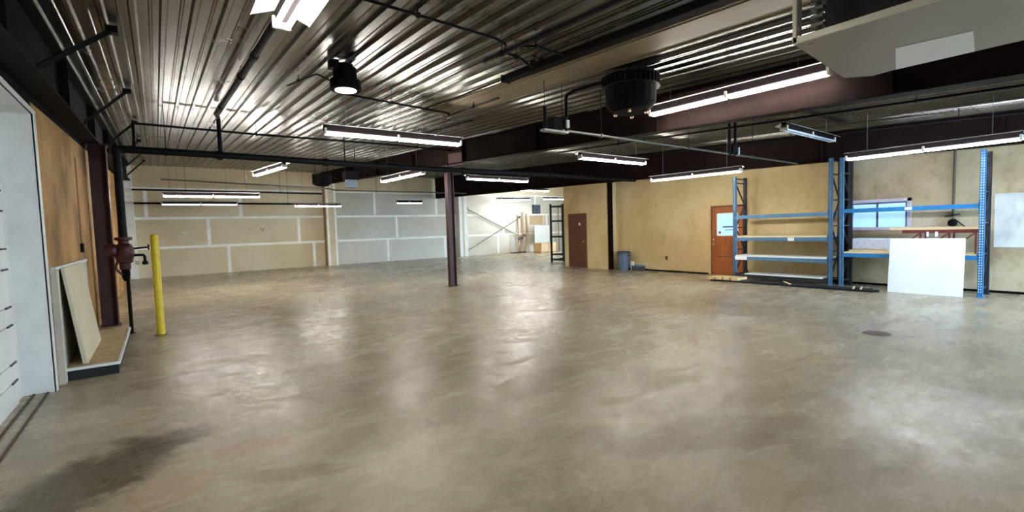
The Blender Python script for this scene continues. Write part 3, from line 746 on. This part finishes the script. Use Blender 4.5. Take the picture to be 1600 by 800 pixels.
MB().box(9.735, 9.775, 5.17, 5.2, 2.97, 3.12, 'unlit_tube').build('tag_plate', t)
# far hanging box heater
t = thing('box_heater', (4.75, 14.3, 2.95), 'small blue-grey box hanging under dark ceiling near the far middle beam', 'heater')
MB().box(4.55, 4.85, 14.15, 14.4, 2.93, 3.17, 'trash_plastic').build('casing', t, bevel=.01)
MB().box(4.5, 4.9, 14.1, 14.45, 3.17, 3.42, 'can_black').build('top_unit', t, bevel=.01)
for x in (4.55, 4.85): MB().tube([(x, 14.3, 3.4), (x, 14.3, roof(14.3, -.01))], .012, 'black_pipe', 6).build('hanger_rod', t)
t = thing('round_heater', (4.6, 17.0, 3.2), 'far round black ceiling unit left of the middle column', 'heater')
MB().lathe((4.6, 17.0, 3.3), [(.1, -.1), (.2, -.08), (.3, .0), (.3, .32), (.1, .34)], 'can_black', 20).build('casing', t, smooth=True)
for k in (-1, 1): MB().tube([(4.6 + .2 * k, 17, 3.6), (4.6 + .2 * k, 17, roof(17, -.01))], .012, 'black_pipe', 6).build('hanger_rod', t)

# big grey unit heater, top right
HX0, HX1, HY0, HY1, HZ = 3.36, 4.52, .15, 1.42, 2.72
t = thing('unit_heater', (4.0, .9, HZ), 'big grey unit heater hanging at the top right corner with exposed fan side', 'heater')
m = MB()   # bottom pan with a cut corner and turned up rim
pts = [(HX0, HY0), (4.63, HY0), (4.63, 1.23), (4.66, 1.38), (4.52, 1.53), (HX0, HY1)]
def prism(m, pts, z0, z1, mn):
    k = len(m.v); n = len(pts); m.v += [Vector((x, y, z0)) for x, y in pts] + [Vector((x, y, z1)) for x, y in pts]
    mi = m._m(mn); m.f.append(tuple(k + i for i in reversed(range(n)))); m.mi.append(mi); m.f.append(tuple(k + n + i for i in range(n))); m.mi.append(mi)
    for i in range(n):
        j = (i + 1) % n; m.f.append((k + i, k + j, k + n + j, k + n + i)); m.mi.append(mi)
prism(m, pts, HZ, HZ + .03, 'heater_grey')
m.build('bottom_pan', t)
MB().box(HX0 - .012, HX0 + .004, HY0, HY1, HZ - .004, HZ + .035, 'heater_edge').build('pan_rim', t)
MB().box(HX0 - .012, HX0 + .02, HY1 - .02, HY1 + .004, HZ, 3.34, 'heater_edge').build('corner_post', t)
m = MB(); prism(m, [(HX0 + .42, HY0 + .02), (HX1 + .1, HY0 + .02), (HX1 + .1, HY1 - .3), (HX1 - .1, HY1), (HX0 + .42, HY1 - .02)], HZ + .03, 3.32, 'heater_grey'); m.build('casing', t)
MB().box(HX0 + .40, HX0 + .42, HY0 + .02, HY1 - .03, HZ + .03, 3.32, 'heater_black').build('fan_panel', t)
m = MB(); m.lathe((HX0 + .34, 1.02, 3.04), [(.26, 0), (.28, 0), (.28, .06), (.26, .06)], 'heater_black', 28, 'x')
m.build('fan_ring', t, smooth=True)
for k in range(4):
    a = k * math.pi / 2 + .5
    c0 = Vector((HX0 + .36, 1.02, 3.04)); dv = Vector((0, math.cos(a), math.sin(a))); sv = Vector((.35, -math.sin(a), math.cos(a))).normalized()
    m = MB(); p0 = c0 + dv * .05; p1 = c0 + dv * .25
    m.hexa([p0 - sv * .03, p0 + sv * .03, p1 + sv * .09, p1 - sv * .09, p0 - sv * .03 + Vector((.006, 0, 0)), p0 + sv * .03 + Vector((.006, 0, 0)), p1 + sv * .09 + Vector((.006, 0, 0)), p1 - sv * .09 + Vector((.006, 0, 0))], 'can_black')
    m.build('fan_blade', t)
MB().lathe((HX0 + .10, 1.02, 3.04), [(.03, 0), (.085, .01), (.09, .05), (.09, .19), (.05, .22)], 'motor_grey', 20, 'x').build('fan_motor', t, smooth=True)
m = MB()
for k in range(3):
    a = k * 2 * math.pi / 3 + .3
    m.tube([(HX0 + .14, 1.02 + .07 * math.cos(a), 3.04 + .07 * math.sin(a)), (HX0 + .36, 1.02 + .3 * math.cos(a), 3.04 + .3 * math.sin(a))], .008, 'motor_grey', 6)
m.build('motor_mount', t)
m = MB(); m.tube([(HX0 + .06, HY1 - .12, HZ + .04), (HX0 + .06, HY1 - .12, 3.2)], .016, 'motor_grey', 8)
for k in range(9): m.box(HX0 + .03, HX0 + .10, HY1 - .155, HY1 - .085, HZ + .08 + k * .05, HZ + .10 + k * .05, 'motor_grey')
m.build('gas_valve', t)
MB().box(HX0 + .1, HX0 + .38, .25, .62, HZ + .03, HZ + .33, 'heater_black').build('control_box', t, bevel=.01)
MB().tube([(HX0 + .05, .3, HZ + .42), (HX0 + .05, .75, HZ + .42)], .015, 'motor_grey', 8).build('gas_pipe', t, smooth=True)
for x, y in ((HX0 + .02, HY1 - .03), (HX0 + .02, HY0 + .1), (HX1, HY0 + .1), (HX1 - .1, HY1 - .3)): MB().tube([(x, y, HZ + .03), (x, y, roof(y, -.01))], .009, 'motor_grey', 6).build('hanger_rod', t)
MB().hexa([(4.04, 1.07, HZ - .003), (4.10, .70, HZ - .003), (4.62, .78, HZ - .003), (4.62, 1.22, HZ - .003), (4.04, 1.07, HZ + .001), (4.10, .70, HZ + .001), (4.62, .78, HZ + .001), (4.62, 1.22, HZ + .001)], 'heater_sticker').build('white_label', t)
for x, y in ((HX0 + .1, HY1 - .06), (HX0 + .02, .62)): MB().lathe((x, y, HZ), [(.014, -.008), (.014, .0)], 'heater_edge', 10).build('screw', t)
t['label'] = 'big grey unit heater hanging at the top right corner with exposed fan side'

# ------------------------------------------------------------------ left: bollard, platform and boards
t = thing('bollard', (-.05, 9.8, 0), 'yellow steel bollard standing on the floor right of the red valve', 'bollard')
MB().lathe((-.05, 9.8, 0), [(.057, 0), (.057, 1.62), (.05, 1.655), (.03, 1.67)], 'yellow_paint', 20).build('post', t, smooth=True)
MB().lathe((-.05, 9.8, 0), [(.10, 0), (.09, .008), (.06, .008)], 'iron_cover', 16).build('base_ring', t)
t = thing('loading_platform', (-.7, 8.8, 0), 'low black-sided platform with worn tan top along the left wall', 'platform')
MB().box(XL + .03, -.47, 7.36, 10.12, 0, .115, 'rubber_black').build('frame', t)
m = MB(); m.box(XL + .03, -.475, 7.37, 10.12, .115, .14, 'platform_top'); m.build('deck', t)
MB().box(XL + .03, -.45, 7.34, 7.37, .115, .145, 'white_board').build('edge_strip', t)
MB().box(-.475, -.45, 7.37, 10.12, .115, .145, 'white_board').build('edge_strip', t)
t = tag(MB().box(XL + .003, XL + .035, 7.28, 10.2, 0.0, 1.29, 'panel_grey').box(XL + .003, XL + .06, 7.22, 7.34, 0, 1.29, 'panel_grey').box(XL + .003, XL + .045, 7.28, 10.2, 1.27, 1.31, 'white_board').build('wall_panel'), 'speckled grey panel standing flat against the tan left wall', 'panel')
m = MB(); y0, y1 = 7.5, 9.15
m.hexa([(-.80, y0, .147), (-.755, y0, .14), (-.755, y1, .14), (-.80, y1, .147), (-.925, y0, 1.285), (-.895, y0, 1.29), (-.895, y1, 1.29), (-.925, y1, 1.285)], 'leaning_tan')
tag(m.build('leaning_board', bevel=.003), 'pale tan board leaning on the grey panel, foot on the low platform', 'board')
t = thing('door_switch', (XL, 10.0, 1.45), 'small dark switch box on the tan wall above the grey panel', 'switch')
MB().box(XL, XL + .04, 9.95, 10.05, 1.42, 1.56, 'black_steel').build('box', t, bevel=.005)
MB().tube([(XL + .02, 10.0, 1.56), (XL + .02, 10.0, 2.9)], .01, 'brown_stud', 6).build('conduit', t)

# ------------------------------------------------------------------ right wall: doors, windows, bits
def hung_door(name, x, y0, y1, z1, mw_, mf, label):
    o = bpy.data.objects.new(name, None); COL.objects.link(o); o.location = (x, (y0 + y1) / 2, 0); struct(o, label)
    m = MB(); f = .05
    m.box(x - .03, x, y0 - f, y0, 0, z1 + f, mf); m.box(x - .03, x, y1, y1 + f, 0, z1 + f, mf); m.box(x - .03, x, y0, y1, z1, z1 + f, mf); m.build('door_frame', o)
    return o
o = hung_door('door_2', XR, 7.02, 7.95, 2.02, 'door_wood', 'frame_dark_wood', 'orange-brown wooden door with a papered window behind the left rack')
m = MB(); x0, x1 = XR - .025, XR - .004
for (a, b_, c_, d_) in ((7.02, 7.16, 0.01, 2.02), (7.80, 7.95, .01, 2.02), (7.16, 7.80, 1.84, 2.02), (7.16, 7.80, .01, .55), (7.16, 7.80, .575, 1.18)): m.box(x0, x1, a, b_, c_, d_, 'door_wood')
m.box(x0 + .008, x1, 7.16, 7.80, .55, .575, 'frame_dark_wood')
m.build('door_leaf', o)
MB().box(XR - .018, XR - .008, 7.16, 7.80, 1.18, 1.84, 'window_glass').build('door_pane', o)
m = MB()
for (a, b_, c_, d_) in ((7.15, 7.18, 1.17, 1.85), (7.78, 7.81, 1.17, 1.85), (7.15, 7.81, 1.17, 1.2), (7.15, 7.81, 1.82, 1.85)): m.box(XR - .032, XR - .02, a, b_, c_, d_, 'white_enamel')
m.build('pane_trim', o)
m = MB(); m.box(XR - .022, XR - .018, 7.24, 7.62, 1.42, 1.46, 'ink'); m.box(XR - .022, XR - .018, 7.3, 7.55, 1.34, 1.36, 'ink'); m.box(XR - .022, XR - .018, 7.68, 7.75, 1.24, 1.31, 'red_ink'); m.build('pane_notice', o)
m = MB()
for z in (1.06, .92): m.lathe((XR - .03, 7.88, z), [(.03, 0.005), (.03, -.008), (.012, -.012), (.012, -.03), (.028, -.04), (.025, -.055), (.01, -.06)], 'brass', 14, 'x')
m.build('door_knob', o, smooth=True)

o = hung_door('door_3', WA_X, 12.79, 13.67, 2.02, 'door_dark_wood', 'frame_dark_wood', 'dark brown wooden door in the tan wall left of the slim column')
MB().box(WA_X - .022, WA_X - .004, 12.79, 13.67, .01, 2.02, 'door_dark_wood').build('door_leaf', o)
MB().box(WA_X - .026, WA_X - .022, 13.05, 13.15, 1.62, 1.72, 'brass').build('door_sign', o)
MB().lathe((WA_X - .022, 12.88, 1.0), [(.025, 0), (.012, -.01), (.012, -.03), (.026, -.04), (.02, -.055)], 'brass', 12, 'x').build('door_knob', o, smooth=True)

# interior window with pale blue panes
o = bpy.data.objects.new('window_1', None); COL.objects.link(o); o.location = (XR, 3.85, 1.3); struct(o, 'two-pane interior window with pale blue panes')
wy0, wy1, wz0, wz1 = 3.33, 4.36, 1.36, 1.92
m = MB()
for (a, b_, c_, d_) in ((wy0 - .10, wy0 - .03, 1.24, 2.0), (wy1, wy1 + .02, 1.28, 2.0), (wy0 - .10, wy1 + .02, 1.93, 2.0)): m.box(XR - .03, XR - .004, a, b_, c_, d_, 'window_trim')
m.build('window_frame', o)
m = MB()
for (a, b_, c_, d_) in ((wy0 - .03, wy0, wz0 - .03, 1.93), (3.83, 3.87, wz0, 1.93), (wy0, wy1, 1.895, 1.93)): m.box(XR - .026, XR - .004, a, b_, c_, d_, 'window_dark_trim')
m.build('window_sash', o)
MB().box(XR - .014, XR - .006, wy0, 3.83, wz0, 1.895, 'window_glass').build('pane', o)
MB().box(XR - .014, XR - .006, 3.87, wy1, wz0, 1.895, 'window_glass').build('pane', o)
MB().box(XR - .05, XR - .004, wy0 - .04, wy1 + .02, wz0 - .07, wz0, 'window_trim').build('window_sill', o)

t = thing('conduit', (XR, 2.53, 1.5), 'brown vertical conduit on the wall ending in a black valve', 'conduit')
MB().tube([(XR - .03, 2.53, 1.5), (XR - .03, 2.52, 3.25)], .022, 'conduit_brown').build('pipe_run', t, smooth=True)
MB().lathe((XR - .085, 2.53, 1.42), [(.05, -.06), (.075, -.03), (.075, .04), (.03, .08)], 'can_black', 14).build('valve_body', t, smooth=True)
MB().bar((XR - .05, 2.66, 1.56), (XR - .05, 2.42, 1.60), .02, .02, 'can_black').build('lever', t)
MB().tube([(XR - .05, 2.5, 1.5), (XR - .06, 2.35, 1.35), (XR - .04, 2.18, 1.2)], .010, 'can_black', 8).build('cable', t, smooth=True)
tag(MB().box(XR - .012, XR, 9.55, 9.63, .40, .52, 'outlet_dark').build('outlet_box', bevel=.003), 'small dark outlet plate low on the tan wall between bin and brown door', 'outlet')

# rubbish bin
t = thing('rubbish_bin', (13.1, 11.12, 0), 'blue-grey plastic rubbish bin beside the slim dark column', 'bin')
MB().lathe((13.1, 11.12, 0), [(.17, 0), (.175, .02), (.21, .56), (.21, .60), (.19, .60), (.16, .04)], 'trash_plastic', 28).build('barrel', t, smooth=True)
MB().lathe((13.1, 11.12, 0), [(.205, .575), (.235, .575), (.235, .64), (.20, .665), (.19, .64)], 'trash_dark', 28).build('rim', t, smooth=True)
for s in (-1, 1): MB().bar((13.1, 11.12 + s * .20, .52), (13.1, 11.12 + s * .27, .52), .12, .035, 'trash_dark').build('handle', t)
m = MB()
for k in range(12):
    a = k * math.pi / 6; m.bar((13.1 + .178 * math.cos(a), 11.12 + .178 * math.sin(a), .04), (13.1 + .21 * math.cos(a), 11.12 + .21 * math.sin(a), .54), .014, .014, 'trash_plastic')
m.build('ribs', t)
tag(MB().box(13.12, 13.36, 10.40, 10.78, 0, .15, 'trash_dark').box(13.11, 13.37, 10.39, 10.79, .15, .175, 'rack_blue').build('storage_tote'), 'low grey tote with blue lid on the floor right of the bin', 'box')
tag(MB().box(13.2, 13.3, 10.80, 10.88, 0, .30, 'white_board').build('white_carton', bevel=.004), 'small white upright carton between the bin and the low tote', 'box')

# ------------------------------------------------------------------ pallet racks
RXF, RXB = 12.58, 13.12
def upright(parent, y, top, fm, bm_, face, holes=False):
    u = bpy.data.objects.new('upright_frame', None); COL.objects.link(u); u.parent = parent; u.location = Vector((RXF, y, 0)) - parent.location
    for x, mn in ((RXF, fm), (RXB, bm_)):
        m = MB(); w, t = .075, .006     # C section open towards the wall side
        m.box(x - w / 2, x - w / 2 + t, y - w / 2, y + w / 2, .01, top, mn); m.box(x - w / 2, x + w / 2, y - w / 2, y - w / 2 + t, .01, top, mn); m.box(x - w / 2, x + w / 2, y + w / 2 - t, y + w / 2, .01, top, mn)
        if x == RXF:
            z = .09
            while z < top - .05:
                for dy in (-.018, .018): m.box(x - .0395, x - .037, y + dy - .006, y + dy + .006, z, z + .022, 'hole_dark' if not holes else 'paper')
                z += .0508
        m.build('post', u)
        MB().box(x - .07, x + .07, y - .06, y + .06, 0, .01, mn).build('foot', u)
    m = MB(); zz = .22; k = 0
    m.bar((RXF, y, .16), (RXB, y, .16), .03, .03, bm_)
    while zz + .6 < top:
        a, c_ = ((RXF + .03, y, zz), (RXB - .03, y, zz + .6)) if k % 2 == 0 else ((RXB - .03, y, zz), (RXF + .03, y, zz + .6))
        m.bar(a, c_, .028, .028, bm_); m.bar((RXF + .03, y, zz + .6), (RXB - .03, y, zz + .6), .028, .028, bm_)
        zz += .6; k += 1
    m.bar((RXF, y, top - .05), (RXB, y, top - .05), .03, .03, bm_)
    m.build('lacing', u)
    return u
def beam(parent, y0, y1, z, x, mn, h=.085):
    m = MB(); m.box(x - .05, x - .005, y0 + .04, y1 - .04, z - h / 2, z + h / 2, mn)
    for y in (y0 + .04, y1 - .04): m.box(x - .055, x - .0, y - .006 if y > y0 + 1 else y - .0, y + .0 if y > y0 + 1 else y + .006, z - .1, z + .1, mn)
    return m.build('rack_beam', parent)
r1 = thing('pallet_rack', (12.85, 5.63, 0), 'blue pallet rack with three shelf levels in front of the brown half-glass door', 'rack', 'pallet racks')
upright(r1, 6.79, 2.78, 'rack_blue', 'rack_dark', 1); upright(r1, 4.50, 2.98, 'rack_blue', 'rack_dark', 1)
for z, mn in ((1.70, 'rack_blue'), (1.11, 'rack_blue'), (.60, 'rack_blue'), (.13, 'rack_dark')):
    beam(r1, 4.50, 6.79, z, RXF - .0, mn); beam(r1, 4.50, 6.79, z, RXB + .06, mn)
MB().box(RXF - .03, RXB + .02, 4.56, 6.72, 1.155, 1.20, 'raw_board').build('shelf_board', r1)
MB().box(RXF - .05, RXB + .02, 4.56, 6.75, .645, .685, 'white_board').build('shelf_board', r1)
MB().box(RXF - .06, RXF - .053, 6.44, 6.76, .56, .66, 'paper').build('load_label', r1)
MB().box(RXF - .056, RXF - .0505, 5.27, 5.42, 1.07, 1.15, 'paper').build('load_label', r1)
r2 = thing('pallet_rack', (12.85, 3.1, 0), 'blue pallet rack with bright blue right post, behind the large white board', 'rack', 'pallet racks')
upright(r2, 4.28, 2.96, 'rack_blue', 'rack_dark', 1); upright(r2, 1.96, 2.80, 'rack_bright_blue', 'rack_dark', 1, True)
for z, mn in ((1.75, 'rack_bright_blue'), (.75, 'rack_bright_blue')):
    beam(r2, 1.96, 4.28, z, RXF, mn); beam(r2, 1.96, 4.28, z, RXB + .06, mn)
MB().box(RXF - .03, RXB + .02, 2.02, 4.22, .795, .825, 'raw_board').build('shelf_board', r2)
MB().box(RXF - .056, RXF - .0505, 3.0, 3.12, 1.72, 1.78, 'paper').build('load_label', r2)
# red trestle with a pale board on top, standing on the rack deck
t = thing('trestle_table', (12.95, 2.7, .825), 'dark red steel trestle with a pale top, standing on the right rack shelf', 'trestle')
MB().box(12.72, 13.14, 2.03, 3.42, 1.30, 1.35, 'raw_board').build('top', t)
m = MB(); m.box(12.70, 12.72, 2.03, 3.2, 1.23, 1.30, 'rack_red'); m.box(13.10, 13.12, 2.03, 3.2, 1.23, 1.30, 'rack_red'); m.build('rail', t)
for y in (2.06, 2.45, 2.9):
    for x in (12.72, 13.10): MB().bar((x, y, .825), (x, y, 1.24), .03, .03, 'rack_red').build('leg', t)
    m = MB(); m.bar((12.72, y + .02, 1.22), (12.72, y + .32, .95), .022, .022, 'rack_red'); m.build('brace', t)
for y in (2.62, 2.76): MB().box(12.69, 12.70, y, y + .04, 1.16, 1.26, 'paper').build('clip', t)
t = thing('wrapped_bundle', (12.95, 3.85, .825), 'white plastic-wrapped bundle on the right rack shelf under the window', 'package')
MB().box(12.78, 13.1, 3.48, 4.14, .865, 1.12, 'bundle_wrap').build('wrap', t, bevel=.03)
MB().box(12.74, 13.12, 3.46, 4.18, .825, .865, 'raw_board').build('tray', t)

# big white board leaning on the right rack
m = MB(); y0, y1 = 2.17, 3.35
m.hexa([(12.36, y0, .0), (12.385, y0, .0), (12.385, y1, .0), (12.36, y1, .0), (12.50, y0, 1.13), (12.525, y0, 1.13), (12.525, y1, 1.13), (12.50, y1, 1.13)], 'cool_white_board')
tag(m.build('white_board', bevel=.004), 'large white board leaning on the front of the right blue rack', 'board')

# lumber and steel beams on the floor before the left rack
for k in range(4):
    y = 6.42 + k * .21
    t = tag(MB().box(12.00 - .02 * k, 12.50, y, y + .17, .05, .115, 'pallet_wood').build('wood_plank', bevel=.003),
            ['short pale wood plank on the floor pile, rightmost of the four', 'short pale wood plank on the floor pile, second from the right', 'short pale wood plank on the floor pile, second from the left', 'short pale wood plank on the floor pile, leftmost of the four'][k], 'plank', 'short pale planks on the floor')
for k, (x, a, c_) in enumerate(((12.06, 3.50, 7.2), (12.18, 3.44, 7.25), (12.30, 3.60, 7.2))):
    m = MB(); m.box(x - .04, x + .04, a, c_, 0, .012, 'rack_dark'); m.box(x - .012, x + .012, a, c_, .012, .038, 'rack_dark'); m.box(x - .04, x + .04, a, c_, .038, .05, 'rack_dark')
    tag(m.build('steel_rail'), ['black steel rail lying on the floor, nearest the viewer of three', 'black steel rail lying on the floor, middle of three', 'black steel rail lying on the floor, closest to the rack of three'][k], 'rail', 'black steel rails on the floor')
for k, y in enumerate((3.72, 3.86)):
    m = MB(); m.bar((12.02, y, .062), (12.40, y + .1, .062), .03, .022, 'raw_board')
    tag(m.build('wood_spacer'), ['short pale wood strip across the black rails, nearer the white board', 'short pale wood strip across the black rails, farther from the white board'][k], 'wood strip', 'wood strips on the rails')
m = MB(); m.bar((12.02, 5.15, .06), (12.42, 5.45, .06), .05, .018, 'raw_board'); tag(m.build('wood_spacer'), 'lone pale wood strip across the middle of the black rails', 'wood strip')
tag(MB().box(12.50, 13.1, 4.65, 6.5, .175, .20, 'white_board').build('base_sheet'), 'long thin white sheet on the lowest level of the left blue rack', 'sheet')

# drain cover
t = tag(MB().lathe((7.83, 2.23, 0), [(.16, 0), (.16, .004), (.13, .008), (.02, .008)], 'iron_cover', 24).build('drain_cover'), 'small round rusty drain cover in the floor at right', 'drain cover')

# ------------------------------------------------------------------ far bay beyond the right wall
for k, (a, c_) in enumerate((((14.95, 24.66, 2.85), (19.2, 24.66, .92)), ((14.95, 24.58, .35), (19.0, 24.58, 2.3)))):
    t = thing('bracing_rod', a, ['grey bracing rod falling to the right across the far bay drywall', 'grey bracing rod rising to the right across the far bay drywall'][k], 'rod', 'crossed bracing rods')
    MB().tube([a, c_], .028, 'grey_pipe', 8).build('rod', t, smooth=True)
    for q in (a, c_): MB().box(q[0] - .05, q[0] + .05, 24.55, YB - .004, q[2] - .06, q[2] + .06, 'grey_pipe').build('anchor', t)
for k, (x, z0, z1, w) in enumerate(((18.85, 0, 2.45, .07), (19.25, 0, 2.6, .16), (19.6, 0, 2.5, .10))):
    m = MB(); m.bar((x, 24.58, z0), (x, 24.76, z1), w, .05, 'pale_stud', (0, 1, 0))
    tag(m.build('lumber_stud'), ['narrow wood stud leaning on the far bay wall, leftmost of three', 'wide wood stud leaning on the far bay wall, middle of three', 'wood stud leaning on the far bay wall, next to the white panel'][k], 'stud', 'leaning wood studs')
t = thing('pipe_valves', (18.85, 24.4, 0), 'brown pipe assembly with valves low on the far bay wall', 'pipe')
MB().tube([(18.6, 24.4, .05), (18.6, 24.4, 1.1), (19.3, 24.4, 1.1)], .04, 'pale_stud').build('pipe_run', t, smooth=True)
for x, z in ((18.6, .9), (19.0, 1.1)): MB().lathe((x, 24.32, z), [(.03, -.1), (.11, -.1), (.11, -.06), (.04, .08)], 'iron_cover', 12, 'y').build('valve', t)
MB().box(18.0, 19.1, 24.2, 24.5, 0, .05, 'iron_cover').build('base_rail', t)
tag(MB().box(19.85, 21.1, 24.25, 24.29, .58, 1.72, 'panel_grey').box(19.85, 19.9, 24.24, 24.3, 0, 1.72, 'white_board').box(21.05, 21.1, 24.24, 24.3, 0, 1.72, 'white_board').build('display_panel'), 'pale grey framed panel standing in the far bay above the tan crate', 'panel')
tag(MB().box(20.15, 20.75, YB - .14, YB - .004, 2.5, 3.1, 'trash_dark').box(20.2, 20.7, YB - .16, YB - .14, 2.55, 3.05, 'rack_dark').build('electrical_box'), 'dark electrical box high on the far bay wall', 'electrical box')
tag(MB().box(19.9, 21.0, YB - .05, YB - .006, 1.8, 2.4, 'pale_stud').build('notice_board'), 'tan board on the far bay wall above the grey panel', 'board')
t = thing('wood_crate', (19.6, 22.9, 0), 'tan wooden crate on the floor of the far bay', 'crate')
m = MB(); m.box(18.95, 20.3, 22.6, 23.3, .08, .62, 'crate_tan'); m.build('body', t)
m = MB()
for x in (18.95, 19.6, 20.24): m.box(x, x + .06, 22.58, 22.6, .0, .64, 'brown_stud')
m.box(18.95, 20.3, 22.6, 23.3, 0, .08, 'brown_stud'); m.build('battens', t)
tag(MB().box(21.28, 21.42, 24.3, 24.44, 0, 2.75, 'white_paint').build('white_post'), 'white post standing in the far bay right of the grey panel', 'post')
tag(MB().box(21.75, 21.83, 24.0, 24.08, 0, 2.9, 'tan_strip').box(22.35, 22.45, 23.9, 24.0, 0, 3.0, 'crate_tan').build('door_casing'), 'tan upright timbers in the far bay left of the dark ladder rack', 'timber')
t = thing('ladder_rack', (14.5, 15.7, 0), 'dark steel rack frame in the far bay just past the tan wall end', 'rack')
for x in (14.22, 14.94):
    for y in (15.3, 16.2): MB().box(x - .035, x + .035, y - .035, y + .035, 0, 2.62, 'rack_dark').build('post', t)
for z in (.12, .35, 1.15, 1.85, 2.5):
    m = MB()
    for y in (15.3, 16.2): m.box(14.22, 14.94, y - .025, y + .025, z - .04, z + .04, 'rack_dark')
    for x in (14.22, 14.94): m.box(x - .02, x + .02, 15.3, 16.2, z - .03, z + .03, 'rack_dark')
    m.build('cross_rail', t)
m = MB(); m.bar((14.22, 15.3, .4), (14.94, 15.3, 1.1), .03, .03, 'rack_dark'); m.bar((14.94, 15.3, 1.2), (14.22, 15.3, 1.8), .03, .03, 'rack_dark'); m.build('brace', t)
